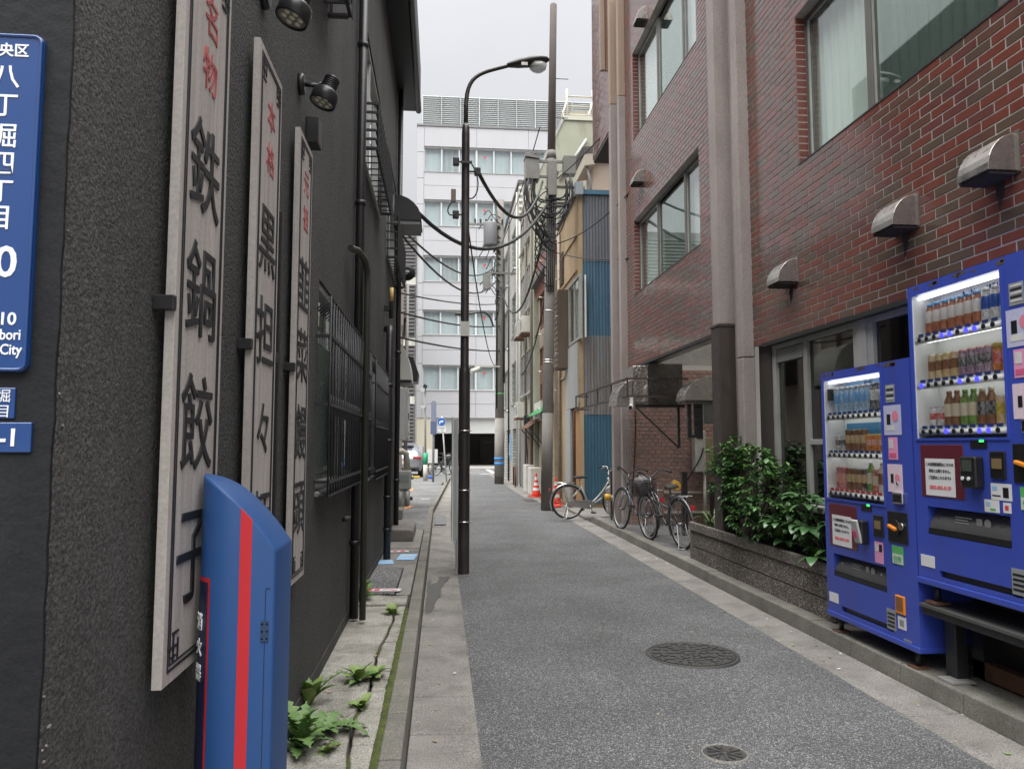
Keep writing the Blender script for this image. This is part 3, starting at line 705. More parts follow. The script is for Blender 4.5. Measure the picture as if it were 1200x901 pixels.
weed((-.71,4.35,.12),12,1.7,(1,2),'upright weed at the wall base behind the extinguisher cabinet',2,(30,75))
weed((-.49,4.75,.12),22,1.25,(1,2),'spreading weed in the middle of the broken pavement',3,(10,60))
weed((-.39,4.85,.12),14,1.1,(2,3),'small weed between the spreading weed and the moss line',9,(10,50))
weed((-.43,4.3,.115),16,1.0,(2,3),'low light green weed in the pavement crack',4,(5,45))
weed((-.52,3.7,.115),10,.9,(2,3),'tiny weed in the crack nearest the camera',10,(5,45))
weed((-.71,7.1,.13),18,1.5,(0,1,2),'leafy weed at the wall corner beside the drain pipe',5,(20,75))
weed((-.40,6.55,.12),20,1.2,(2,3),'grassy weed by the kerb where the slabs step up',6,(10,65))
weed((.05,27.5,.05),10,1.8,(2,2,3),'weed tuft growing at the far left kerb near the sign posts',7,(30,80))

random.seed(51); lm=[mat('litter_white',(.6,.6,.58),.7),mat('litter_tan',(.35,.28,.18),.8),mat('litter_green',(.25,.36,.12),.6)]
lit=[]
for k in range(60):
    x,y=random.choice([(random.uniform(-.14,.2),random.uniform(3.2,12)),(random.uniform(-.7,-.3),random.uniform(3.5,11)),(random.uniform(.25,2.6),random.uniform(3.5,14)),(random.uniform(2.7,2.98),random.uniform(3.5,12))])
    z=.016 if -.16<x<.25 else .127 if x<-.16 else crown(x)+.005 if x<2.66 else .014
    if -.16<x<.25: z=.015
    s_=random.uniform(.006,.016); lit.append((x,y,z,s_,random.choices((0,1,2),(3,5,1))[0],random.random()*3))
mb=MB()
for (x,y,z,s_,m_,a) in lit: mb.obox((x,y,z),(s_*2,s_,.003),Matrix.Rotation(a,3,'Z')@Matrix.Rotation(.15,3,'X'),m_)
o=mb.build('litter',lm); o['kind']='stuff'; o['label']='scattered specks of leaf and paper litter on the road and gutters'; o['category']='litter'

damp=mat('damp_stain',(.055,.052,.046),.45,c2=(.085,.08,.07),vs=9)
v=[(-.13,7.0),(-.06,7.15),(-.03,7.6),(.02,7.9),(.01,8.3),(.09,8.75),(.10,8.95),(-.02,8.98),(-.02,8.6),(-.10,8.5),(-.13,8.9),(-.145,8.2)]
random.seed(77); pts=[]
for i in range(len(v)):
    a,b=v[i],v[(i+1)%len(v)]
    for k in range(4): t=k/4; pts.append((a[0]+(b[0]-a[0])*t+random.uniform(-.012,.012),a[1]+(b[1]-a[1])*t+random.uniform(-.04,.04)))
o=MB().prism(pts,'z',.0140,.0150).build('damp_patch',damp); o['kind']='stuff'; o['label']='dark damp stain in the left gutter beside the kerb'; o['category']='stain'

# ================================================================== right brick building
XR=3.4
BK=[mat('brick_red',(.168,.054,.040),.14,spec=.7,c2=(.14,.042,.032),vs=9,fine=.18,fs=160,rv=.04),
    mat('brick_brown',(.128,.064,.048),.14,spec=.7,c2=(.10,.052,.040),vs=9,fine=.18,fs=160,rv=.04),
    mat('brick_olive',(.105,.070,.053),.14,spec=.7,c2=(.088,.060,.046),vs=9,fine=.18,fs=160,rv=.04),
    mat('brick_plum',(.140,.050,.045),.14,spec=.7,c2=(.11,.043,.040),vs=9,fine=.18,fs=160,rv=.04)]
mortar=mat('mortar',(.42,.40,.37),.9,c2=(.28,.265,.25),vs=3,fine=.2)
bb=thing('brick_building',(3.4,8,0),'glossy red-brown brick building along the right side of the alley','building')
BW,BH,PY,PZ=.227,.060,.237,.07
U=(2.9,6.73,4.23,5.70); A=(9.5,12.9,4.20,5.53); B_=(9.5,12.85,7.0,8.61); TOP=10.4
mb=MB()
wall_cells(mb,'x',3.4035,3.7,-1.0,7.89,2.62,TOP,[U]); wall_cells(mb,'x',3.4035,3.7,8.58,13.43,2.94,TOP,[A,B_])
mb.box(3.421,3.7,7.89,8.58,2.94,TOP); mb.box(3.421,7.6,13.44,13.95,3.0,TOP)
mb.build('wall',mortar,bb)
mb=MB(); mb.box(3.42,9,-1.0,8.4,TOP,TOP+.15); mb.box(7.6,9,8.4,13.9,TOP,TOP+.15); mb.build('roof_slab',concrete,bb)  # left open over the second bay so skylight falls into the recess
def brick_verts(y0,y1,z0,z1,x,tl,tb):
    c=.0025; d=.014; yc,zc=(y0+y1)/2,(z0+z1)/2
    def X(y,z): return x+(y-yc)*tl+(z-zc)*tb
    o=[(y0,z0),(y1,z0),(y1,z1),(y0,z1)]; i=[(y0+c,z0+c),(y1-c,z0+c),(y1-c,z1-c),(y0+c,z1-c)]
    v=[(X(*p),p[0],p[1]) for p in i]+[(X(*p)+.002,p[0],p[1]) for p in o]+[(x+d,p[0],p[1]) for p in o]
    f=[(0,3,2,1)]+[(k,(k+1)%4,4+(k+1)%4,4+k) for k in range(4)]+[(4+k,4+(k+1)%4,8+(k+1)%4,8+k) for k in range(4)]
    return v,f
random.seed(21)
allb=[]
def lay(y0,y1,z0,z1,ops):
    r=0; z=z0
    while z+BH<=z1+1e-6:
        y=y0-(PY/2 if r%2 else 0)
        while y<y1:
            a,b=max(y,y0),min(y+BW,y1); zc=z+BH/2
            segs=[(a,b)]
            for o in ops:
                if o[2]-1e-4<zc<o[3]+1e-4:
                    ns=[]
                    for (p,q) in segs:
                        if q<=o[0] or p>=o[1]: ns.append((p,q))
                        else:
                            if p<o[0]-.01: ns.append((p,o[0]-.004))
                            if q>o[1]+.01: ns.append((o[1]+.004,q))
                    segs=ns
            for (p,q) in segs:
                if q-p>.025: allb.append((p,q,z+.004,z+.004+BH))
            y+=PY
        z+=PZ; r+=1
lay(-1.0,7.885,2.62,TOP,[U]); n1=len(allb); lay(8.585,13.425,2.94,TOP,[A,B_])
pick=random.choices
kind=[random.choices((0,1,2,3),(34,30,20,16))[0] for _ in allb]
fy=math.tan(math.atan(.6818)+R(5.37))      # the right edge of the view along the wall
def inview(b): return b[0]*fy>3.42 and b[2]<5.5
order=sorted([i for i,b in enumerate(allb) if inview(b) and b[1]-b[0]>.2], key=lambda i: ((allb[i][0]+.11)**2+3.4**2+(allb[i][2]-1.5)**2))
near=set(order[:300])
proto=[]
for k in range(4):
    for s_ in range(3):
        v,f=brick_verts(-BW/2,BW/2,-BH/2,BH/2,0,random.uniform(-.006,.006),random.uniform(-.010,.010))
        me=bpy.data.meshes.new('brick'); me.from_pydata(v,[],f); me.materials.append(BK[k]); proto.append(me)
rest=MB()
for i,b in enumerate(allb):
    if i in near:
        inst('brick',proto[kind[i]*3+random.randrange(3)],(XR+random.uniform(-.0008,.0004),(b[0]+b[1])/2,(b[2]+b[3])/2),bb)
    else:
        v,f=brick_verts(*b,XR+random.uniform(-.001,.0005),random.uniform(-.006,.006),random.uniform(-.010,.010)); rest.add(v,f,kind[i])
o=rest.build('brick_courses',BK,bb,recalc=False); o['kind']='stuff'
# pilasters: stepped, rough pink render
pink=mat('pink_render',(.335,.29,.272),.85,c2=(.28,.242,.228),vs=2,fine=.3,fs=110,bump=1.0,bs=120,bd=.008,dirt=(.19,.15,.14),ds=2,damt=.5)
tan_r=mat('tan_render',(.33,.25,.19),.85,c2=(.28,.21,.16),vs=2,fine=.2,fs=110,bump=.8,bs=120,bd=.006,dirt=(.18,.14,.11),ds=2,damt=.5)
def rib(x,y0,y1,z0,z1,m=pink,name='pilaster'): return MB().box(x,3.42,y0,y1,z0,z1).build(name,m,bb,bevel=.012)
rib(3.276,7.89,8.05,.1,2.50); rib(3.276,7.885,8.055,2.505,TOP); rib(3.20,8.37,8.58,2.945,TOP); MB().box(3.38,3.42,8.055,8.365,.1,TOP).build('pilaster_groove',pink,bb)
rib(3.276,13.43,13.57,.1,8.1); rib(3.276,13.43,13.57,8.104,TOP,tan_r); rib(3.20,13.79,13.95,.1,8.1); rib(3.20,13.79,13.95,8.104,TOP,tan_r); MB().box(3.38,3.42,13.575,13.785,.1,TOP).build('pilaster_groove',pink,bb)
brown_clad=mat('brown_cladding',(.055,.042,.036),.5,c2=(.045,.035,.03),vs=3,rv=.1,dirt=(.09,.075,.065),ds=3,damt=.4)
MB().box(3.185,3.43,8.345,8.60,.12,2.915).build('column_cladding',brown_clad,bb,bevel=.008)
MB().box(3.175,3.435,8.335,8.61,2.917,2.94).build('cladding_cap',brown_clad,bb)
# windows
frame_dark=mat('bronze_frame',(.16,.15,.135),.45,metal=.4,c2=(.12,.115,.105),vs=5)
curtain=mat('pale_curtain',(.74,.77,.75),.85,c2=(.62,.66,.64),vs=5,stretch=(1,6,.15))
grey_curtain=mat('grey_curtain',(.24,.24,.22),.9,c2=(.19,.19,.175),vs=4,stretch=(1,5,.2))
dark_mesh=mat('insect_screen',(.055,.056,.055),.8,c2=(.042,.043,.042),vs=3)
def sheet_wavy(y0,y1,z0,z1,x,amp,wl):
    v=[];f=[];n=max(8,int((y1-y0)/wl*6))
    for i in range(n+1):
        y=y0+(y1-y0)*i/n; xx=x+amp*math.sin(y/wl*6.28+math.sin(y*2.3)*1.5); v+=[(xx,y,z0),(xx,y,z1)]
        if i: b=2*(i-1); f.append((b,b+2,b+3,b+1))
    return MB().add(v,f,0,True)
def right_window(w,splits,depth=.10,cur=curtain,fm=frame_dark,t=.05,g=None):
    y0,y1,z0,z1=w; xa,xb=3.40+depth,3.40+depth+.06; mb=MB()
    mb.box(xa,xb,y0,y1,z1-t,z1-.002); mb.box(xa,xb,y0,y1,z0+.002,z0+t); mb.box(xa,xb,y0+.002,y0+t,z0+t,z1-t); mb.box(xa,xb,y1-t,y1-.002,z0+t,z1-t)
    for y in splits: mb.box(xa-.01,xb-.005,y-.04,y+.04,z0+t,z1-t)
    fr=mb.build('window',fm,bb,bevel=.004)
    ed=[y0+t]+[q for s_ in splits for q in (s_-.04,s_+.04)]+[y1-t]
    for k in range(0,len(ed),2):
        MB().box(xa+.022,xa+.028,ed[k],ed[k+1],z0+t,z1-t).build('pane',g or glass_clear,fr)
        mb=MB(); e=.012; a,b,c,d=ed[k],ed[k+1],z0+t,z1-t
        mb.box(xa+.005,xa+.021,a,a+e,c,d); mb.box(xa+.005,xa+.021,b-e,b,c,d); mb.box(xa+.005,xa+.021,a+e,b-e,c,c+e); mb.box(xa+.005,xa+.021,a+e,b-e,d-e,d); mb.build('sash',alu_dull,fr)
    if cur: sheet_wavy(y0,y1,z0,z1,xb+.07,.02,.13).build('curtain',cur,fr)
    # brick-lined reveals and a thin dark sill
    mb=MB(); mb.box(3.395,xa,y0-.0,y1,z0-.012,z0+.001); mb.build('sill',mat('sill_black',(.02,.02,.02),.5),fr)
    mb=MB()
    z=z0
    while z<z1-.03:
        mb.box(3.404,xa,y1-.001,y1+.012,z+.004,z+.064,0); mb.box(3.404,xa,y0-.012,y0+.001,z+.004,z+.064,1); z+=PZ
    mb.build('reveal_tile',[BK[0],BK[1]],fr)['kind']='stuff'
    return fr
room=MB()
for w in (U,): room.box(4.6,4.65,w[0]-.3,w[1]+.3,w[2]-.3,w[3]+.3)
room.build('inner_wall',mat('inner_wall',(.30,.31,.30),.9),bb)
fu=right_window(U,[5.66,4.2]); right_window(A,[11.72,10.35]); right_window(B_,[11.6,10.3])
# ground-floor windows behind the machines
mb=MB(); G=(5.0,7.60,1.0,2.60); wall_cells(mb,'x',3.46,3.65,-1.0,7.89,0.1,2.62,[G]); mb.build('base_wall',mat('base_tile',(.05,.04,.036),.7,c2=(.035,.03,.028),vs=4),bb)
mb=MB(); 
for (a,b) in ((7.52,7.60),(6.85,6.92),(5.96,6.03),(5.74,5.82),(5.0,5.05)): mb.box(3.475,3.54,a,b,1.0,2.6)
mb.box(3.48,3.54,5.0,7.6,2.54,2.6); mb.box(3.48,3.54,5.0,7.6,1.0,1.06); mb.box(3.485,3.52,6.03,6.85,1.55,1.60); mb.box(3.46,3.56,5.82,5.96,1.0,2.6)
fr=mb.build('window',alu_dull,bb,bevel=.004)
for (a,b) in ((6.92,7.52),(6.03,6.85),(5.05,5.74)): MB().box(3.512,3.517,a,b,1.06,2.54).build('pane',glass_dim,fr)
MB().box(3.60,3.605,6.9,7.55,1.0,2.6).build('screen',dark_mesh,fr); sheet_wavy(6.0,6.9,1.0,2.6,3.60,.008,.2).build('curtain',grey_curtain,fr); MB().box(3.60,3.605,5.0,5.96,1.0,2.6).build('screen',dark_mesh,fr)
MB().box(3.475,3.512,6.93,7.5,2.40,2.53).build('vent_louver',mid_grey,fr)
MB().box(3.40,3.47,5.0,7.66,2.585,2.62).build('lintel',mat('sill_black',(.02,.02,.02),.5),bb)
MB().box(3.40,3.60,4.9,7.66,.93,.995).build('sill',alu_dull,bb,bevel=.006)
# the recess in the second bay: end wall of small square-ish tiles, roofless shaft added behind to light it
mb=MB(); mb.box(3.42,7.6,13.42,13.6,0,3.0); mb.box(7.6,7.8,8.3,13.42,0,TOP); mb.box(3.72,7.6,8.40,8.56,0,TOP); mb.box(3.44,3.72,8.40,8.56,0,2.935); mb.build('recess_and_shaft_wall',mat('recess_paint',(.62,.60,.56),.85,c2=(.52,.50,.47),vs=2),bb)  # unseen shaft walls added, kept pale to bounce light onto the end wall
mb=MB(); random.seed(4); z=.12; r=0
BK2=[mat('tile_rose',(.42,.26,.22),.5,c2=(.33,.20,.17),vs=9,fine=.15),mat('tile_brown',(.34,.23,.20),.5,c2=(.26,.175,.15),vs=9,fine=.15)]
while z<2.9:
    x=3.42-(.058 if r%2 else 0)
    while x<5.2:
        a,b=max(x,3.42),min(x+.108,5.2)
        if b-a>.02: mb.box(a,b,13.405+random.uniform(-.001,.001),13.421,z+.004,z+.064,random.choice((0,0,1)))
        x+=.116
    z+=.07; r+=1
mb.build('wall_tiles',BK2,bb)['kind']='stuff'
# flashing under the upper bricks, side strip windows of the bay
MB().box(3.385,3.45,8.62,13.42,2.90,2.938).build('flashing',black_metal,bb)
# upper tiled volume that projects beyond the far pilaster
bb2=MB(); bb2.box(3.21,9,13.97,15.5,7.65,13.0); o=bb2.build('tiled_oriel',mortar,bb)
mb=MB(); random.seed(8); z=7.65; r=0
while z<13:
    y=13.97-(PY/2 if r%2 else 0)
    while y<15.5:
        a,b=max(y,13.97),min(y+BW,15.5)
        if b-a>.03:
            v,f=brick_verts(a,b,z+.004,z+.064,3.205,random.uniform(-.01,.01),random.uniform(-.02,.02)); mb.add(v,f,random.choice((0,1,3)))
        y+=PY
    z+=PZ; r+=1
q=mb.build('brick_courses',BK,bb,recalc=False); q['kind']='stuff'
MB().box(3.22,9,13.98,15.48,7.58,7.646).build('soffit',mat('soffit_brown',(.05,.04,.035),.6),bb)
MB().box(3.11,3.20,14.2,14.28,9.0,13).build('oriel_pipe',tan_r,bb)
# vent hoods
hood_metal=mat('hood_metal',(.46,.43,.40),.30,metal=.85,c2=(.33,.30,.28),vs=6,rv=.1,dirt=(.10,.09,.08),ds=4,damt=.5,obj=True)
soot=mat('soot',(.028,.022,.020),.9)
def vent(y,z,s_,label,group=True):
    o=thing('vent_hood',(3.4,y,z),label,'vent hood','quarter-round vent hoods on the brick wall'); w=.135*s_; d=.20*s_; h=.225*s_
    pf=[(3.398,z),(3.398,z+h)]+[(3.385-(d-.015)*math.sin(R(90*k/8)),z+h*math.cos(R(90*k/8))) for k in range(0,9)]
    mb=MB(); n=len(pf)
    mb.prism(pf,'y',y-w,y+w,0); 
    mb.build('hood',hood_metal,o,bevel=.003)
    MB().box(3.39,3.40,y-w-.018,y+w+.018,z-.01,z+h+.02).build('flange',hood_metal,o)
    MB().box(3.215 if s_==1 else 3.4-d*.9,3.388,y-w+.012,y+w-.012,z-.02,z-.001).build('mouth',soot,o)
    if s_==1: MB().prism([(y+.03,z-.19),(y+.015,z-.12),(y+.005,z-.15),(y-.012,z-.07),(y-.02,z-.01),(y+.06,z-.01),(y+.055,z-.09),(y+.042,z-.11),(y+.04,z-.17)],'x',3.3975,3.3985).build('soot_stain',soot,o)
    return o
vent(4.17,3.17,1,'nearest steel vent hood on the brick wall, right of the frame top')
vent(5.12,3.12,1,'middle steel vent hood above the tall vending machine')
vent(6.95,3.11,1,'farthest steel vent hood of the row, beside the pink pilaster')
vent(12.30,6.0,.95,'small vent hood on the second bay between the two windows')
vent(11.95,8.68,.95,'topmost small vent hood beside the far pilaster')

# ================================================================== things in the recess : duct, hoods, awning frame, boxes
o=thing('steel_canopy',(3.2,14.2,2.33),'rusty black steel canopy rack projecting over the parked bicycles','canopy')
mb=MB()
for z in (2.33,2.62): mb.box(2.985,3.015,11.9,16.6,z-.015,z+.015)
for i in range(5):
    y=11.915+4.67*i/4; mb.box(2.987,3.013,y-.013,y+.013,2.346,2.604)
for y in (11.9,16.6):
    for z in (2.33,2.62): mb.box(3.016,4.0 if y<13 else 3.3,y-.013,y+.013,z-.013,z+.013)
mb.build('rail',mat('rusty_black',(.035,.028,.025),.6,c2=(.07,.04,.03),vs=14),o)
foil=mat('crinkled_foil',(.55,.50,.46),.22,metal=.95,c2=(.4,.36,.33),vs=7,bump=.7,bs=5,bd=.06)
dark_duct=mat('dark_duct',(.16,.15,.145),.3,metal=.85,c2=(.10,.095,.09),vs=5,rv=.1)
o=thing('exhaust_duct',(3.6,12.4,2.2),'large shiny metal exhaust duct box on a black bracket above the bicycles','exhaust duct')
MB().box(3.42,4.0,12.15,12.9,2.22,2.90).build('duct_box',dark_duct,o,bevel=.01); MB().box(3.16,3.418,12.16,12.88,2.25,2.86).build('duct_end',foil,o,bevel=.01)
hp=[(3.158,2.20),(3.158,2.62)]+[(3.158-.27*math.sin(R(90*k/8)),2.20+.42*math.cos(R(90*k/8))) for k in range(1,9)]
MB().prism(hp,'y',12.2,12.8).build('outlet_hood',steel,o,bevel=.004)
mb=MB(); mb.box(3.2,4.05,12.2,12.23,2.17,2.215); mb.box(3.92,3.96,12.2,12.23,1.5,2.17); mb.obox((3.58,12.215,1.83),(.025,.025,.98),Matrix.Rotation(R(-47),3,'Y')); mb.build('bracket',black_metal,o)
o=thing('exhaust_hood',(3.75,10.9,2.2),'rounded stainless exhaust hood beside the brown column','exhaust hood')
hp=[(4.0,2.2),(4.0,2.56)]+[(4.0-.46*math.sin(R(90*k/8)),2.2+.36*math.cos(R(90*k/8))) for k in range(1,9)]
MB().prism(hp,'y',10.7,11.1).build('shell',steel,o,bevel=.004); MB().box(3.56,4.0,10.72,11.08,2.16,2.198).build('lip',dark_duct,o); MB().box(4.0,4.3,10.75,11.05,2.15,2.5).build('duct',dark_duct,o)
mb=MB(); mb.box(3.62,3.68,10.8,10.84,1.65,2.15); mb.box(3.72,3.85,10.8,10.84,1.65,2.15); mb.box(3.68,3.72,10.8,10.84,1.65,1.69); mb.build('support',black_metal,o)
o=thing('security_camera',(3.04,11.95,2.1),'small white security camera under the steel canopy corner','security camera')
MB().cyl((3.06,11.9,2.17),(3.0,11.75,2.14),.035,.04,12).build('housing',white_paint,o); MB().box(3.035,3.085,11.89,11.95,2.19,2.315).build('mount',white_paint,o); MB().cyl((3.0,11.749,2.14),(2.995,11.737,2.138),.03,n=12).build('lens',black_metal,o)
o=thing('air_vent_unit',(4.25,11.2,1.9),'grey boxy fan outlet between the rounded hood and the column','fan unit')
MB().box(4.05,4.5,11.3,11.6,1.88,2.28).build('case',mid_grey,o,bevel=.01); MB().box(4.0,4.046,11.29,11.61,1.86,2.30).build('flange',alu,o)
# meter box on the end wall
o=thing('meter_box',(4.72,13.3,1.05),'tall cream electric meter box on the brick recess wall','meter box')
MB().box(4.55,4.75,13.2,13.4,1.06,1.80).build('case',off_white,o,bevel=.01); MB().box(4.756,4.95,13.25,13.4,1.05,1.68).build('side_box',mat('yellowed',(.34,.28,.16),.6,c2=(.26,.21,.13),vs=6),o,bevel=.008)
MB().box(4.58,4.70,13.19,13.199,1.66,1.70).build('slot',black_metal,o)
MB().tube(bez((4.7,13.18,1.5),(4.66,13.16,1.3),(4.5,13.18,1.1),(4.45,13.38,.9)),.012,6).build('cable',black_metal,o); MB().tube([(4.75,13.3,1.05),(4.75,13.3,.12)],.03,8).build('conduit',off_white,o)
mb=MB(); 
for z in (.32,.68): mb.tube([(4.0,13.36,z),(5.1,13.36,z)],.035,8)
o=mb.build('water_pipes',mat('beige_pipe',(.34,.30,.24),.6,c2=(.2,.17,.14),vs=5)); tag(o,'pair of beige water pipes along the foot of the brick recess wall','water pipes')
o=thing('hanging_cable',(3.5,13.0,.2),'old wire hanging down the far pilaster behind the bicycles','cable'); MB().tube(bez((3.5,13.37,2.25),(3.52,13.36,1.6),(3.46,13.36,1.0),(3.40,13.36,.35)),.012,6).build('wire',black_metal,o)
# parking barriers (dark posts, grey bar, yellow caps)
yellow_cap=mat('yellow_cap',(.62,.36,.04),.45,c2=(.5,.28,.03),vs=10)
def barrier(c,h,bars,label):
    x,y=c; o=thing('barrier_post',(x,y,.12),label,'barrier post','bar gate posts by the bicycles')
    MB().box(x-.045,x+.045,y-.045,y+.045,.12,.12+h).build('post',pole_brown,o,bevel=.01); MB().box(x-.055,x+.055,y-.055,y+.055,.12+h,.14+h).build('cap',pole_brown,o)
    for (p0,p1) in bars:
        b=MB().cyl(p0,p1,.045,n=12).build('bar',alu,o); d=(Vector(p1)-Vector(p0)).normalized()
        for q,sg_ in ((p0,1),(p1,-1)): MB().cyl(Vector(q)-d*.02*sg_,Vector(q)+d*.10*sg_,.062,n=12).build('yellow_end',yellow_cap,b)
barrier((3.29,14.3),.90,[((3.12,14.18,.56),(3.66,14.05,.50))],'dark barrier post with a low yellow-capped bar near the silver bicycle')
barrier((3.86,11.75),.98,[((3.62,11.35,.92),(3.76,11.9,.92))],'barrier post with a large yellow cap behind the nearest dark bicycle')
barrier((4.75,12.9),.75,[],'short bare dark post beside the meter box')

# ================================================================== planter and plants
pt=thing('planter',(3.28,7.6,.12),'long low planter of ribbed dark aggregate blocks with smooth coping','planter')
def ribbed(y0,y1,z0,z1,x,parent):
    v=[];f=[];n=int((y1-y0)/.012)
    for i in range(n+1):
        y=y0+(y1-y0)*i/n; xx=x+(.0 if i%2 else .007)+random.uniform(0,.002); v+=[(xx,y,z0),(xx,y,z1)]
        if i: b=2*(i-1); f.append((b,b+1,b+3,b+2))
    mb=MB().add(v,f); mb.box(x+.009,x+.035,y0,y1,z0,z1); return mb.build('block',washed,parent,recalc=False)
random.seed(9)
yy=[5.93,7.08,8.22,9.36]
for a,b in zip(yy,yy[1:]):
    for z0,z1 in ((.125,.285),(.295,.47)): ribbed(a+.003,b-.003,z0,z1,3.14,pt)
    MB().box(3.125,3.178,a+.002,b-.002,.478,.585).build('coping',washed,pt,bevel=.012)
MB().box(3.176,3.40,5.94,9.35,.12,.29).build('core',soil,pt); MB().box(3.179,3.46,5.94,9.35,.30,.53).build('soil_bed',soil,pt)
MB().box(3.14,3.46,9.30,9.362,.125,.47).build('block',washed,pt); MB().box(3.14,3.46,5.928,5.99,.125,.47).build('block',washed,pt)

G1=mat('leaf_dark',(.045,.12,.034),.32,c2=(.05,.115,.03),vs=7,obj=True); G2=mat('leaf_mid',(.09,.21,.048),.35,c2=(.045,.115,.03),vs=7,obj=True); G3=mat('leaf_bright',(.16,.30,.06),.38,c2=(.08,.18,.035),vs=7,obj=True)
stemm=mat('stem_brown',(.07,.055,.04),.8)
def add_leaf(mb,p,d,up,L,w,mi,curl=.25):
    d=d.normalized(); s_=d.cross(up)
    if s_.length<1e-3: s_=d.orthogonal()
    s_.normalize(); n_=s_.cross(d)
    v=[p]; 
    v+=[p+d*L*.35-s_*w+n_*w*.25, p+d*L*.4-n_*0, p+d*L*.35+s_*w+n_*w*.25, p+d*L*.75-s_*w*.65-n_*L*curl*.35+n_*w*.2, p+d*L*.78-n_*L*curl*.45, p+d*L*.75+s_*w*.65-n_*L*curl*.35+n_*w*.2, p+d*L-n_*L*curl]
    mb.add(v,[(0,1,2),(0,2,3),(1,4,5,2),(2,5,6,3),(4,7,5),(5,7,6)],mi,True)
def shrub(c,blobs,nleaf,Lr,label,seed,name='shrub',mats=(G1,G2,G3)):
    random.seed(seed); o=thing(name,c,label,'shrub'); C=Vector(c); cr=MB(); st=MB()
    for (b,r,n_) in blobs:
        b=Vector(b); p0=C+Vector((random.uniform(-.05,.05),random.uniform(-.15,.15),0))
        st.tube(bez(p0,p0+Vector((0,0,.3)),b-Vector((0,0,r[2]*.8)),b,8),[.016-.0012*k for k in range(9)],6)
        for k in range(n_):
            u=Vector((random.gauss(0,1),random.gauss(0,1),random.gauss(0,1))).normalized(); rr=random.uniform(.55,1.02)**.6
            tip=b+Vector((u.x*r[0],u.y*r[1],u.z*r[2]))*rr
            if random.random()<.25: st.tube([b+(tip-b)*.3,tip],[.004,.002],4)
            # rosette of leaves at the twig tip
            for q in range(random.randint(4,7)):
                a=random.uniform(0,6.28); d=(u*.6+Vector((math.cos(a),math.sin(a),random.uniform(-.25,.35)))).normalized()
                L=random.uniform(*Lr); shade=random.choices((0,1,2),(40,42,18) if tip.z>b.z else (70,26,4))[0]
                add_leaf(cr,tip+Vector([random.uniform(-.02,.02) for _ in range(3)]),d,Vector((0,0,1)),L,L*random.uniform(.2,.28),shade)
    t=st.build('trunk',stemm,o); k=cr.build('crown',list(mats),o,recalc=False); k['kind']='stuff'
    return o
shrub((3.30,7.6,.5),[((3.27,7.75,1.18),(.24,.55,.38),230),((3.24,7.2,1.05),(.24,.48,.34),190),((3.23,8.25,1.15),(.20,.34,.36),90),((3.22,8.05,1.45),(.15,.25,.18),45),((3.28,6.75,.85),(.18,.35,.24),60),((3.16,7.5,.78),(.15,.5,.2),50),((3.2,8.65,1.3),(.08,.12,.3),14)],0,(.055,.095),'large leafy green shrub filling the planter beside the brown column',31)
# broad palmate plant
FL=leaf_mesh('broad_leaf',mat('leaf_glossy',(.055,.135,.05),.25,c2=(.08,.165,.06),vs=8,obj=True),.17,.042,0,.5)
o=thing('broad_leaf_plant',(3.30,6.55,.53),'dark glossy plant with broad finger-like leaves next to the vending machine','plant')
random.seed(12)
for k in range(20):
    base=Vector((3.30+random.uniform(-.05,.05),6.5+random.uniform(-.3,.2),.53)); tip=Vector((3.18+random.uniform(-.14,.2),6.4+random.uniform(-.42,.5),random.uniform(.62,1.12)))
    st=MB().tube(bez(base,base+Vector((0,0,.25)),tip-Vector((0,0,.1)),tip,6),.006,5).build('stem',mat('stem_green',(.07,.11,.04),.6),o)
    a0=random.uniform(0,6.28); nl=random.choice((5,6,7))
    for q in range(nl):
        s_=random.uniform(.7,1.05); inst('leaf',FL,tip,o,(random.uniform(-.2,.2),R(random.uniform(-8,25)),a0+q*2*math.pi/nl),(s_,s_,s_))
# fern
FR=leaf_mesh('fern_leaflet',G3,.05,.008,0,.3,5)
o=thing('fern',(3.22,6.02,.53),'bright green fern fronds at the near end of the planter','fern')
random.seed(14)
for k in range(9):
    a=random.uniform(1.6,5.6); d=Vector((math.cos(a)*.6,math.sin(a),0)); base=Vector((3.25,6.05+random.uniform(-.1,.14),.54)); L=random.uniform(.2,.3)
    path=bez(base,base+d*L*.3+Vector((0,0,.14)),base+d*L*.8+Vector((0,0,.17)),base+d*L+Vector((0,0,.08)),9)
    fr=MB().tube(path,.0025,4).build('frond',G3,o); mb=MB()
    for i,p in enumerate(path[2:]):
        ll=.07*(1-.09*i)
        for sg_ in (1,-1):
            dd=(d*.5+Vector((-d.y,d.x,0))*sg_).normalized(); add_leaf(mb,p,dd,Vector((0,0,1)),ll,.010,0)
    mb.build('leaflets',G3,fr,recalc=False)
# strappy plant at the far end
SL=leaf_mesh('strap_leaf',mat('strap_green',(.13,.19,.06),.45,c2=(.09,.15,.05),vs=10,obj=True),.42,.013,0,1.1,10)
o=thing('strap_leaf_plant',(3.25,8.95,.53),'tuft of long arching strap leaves at the far end of the planter','plant')
for k in range(22):
    s_=random.uniform(.6,1.2); inst('leaf',SL,(3.25+random.uniform(-.06,.06),8.95+random.uniform(-.12,.12),.53),o,(random.uniform(-.2,.2),-R(random.uniform(15,70)),random.uniform(0,6.28)),(s_,s_,s_))

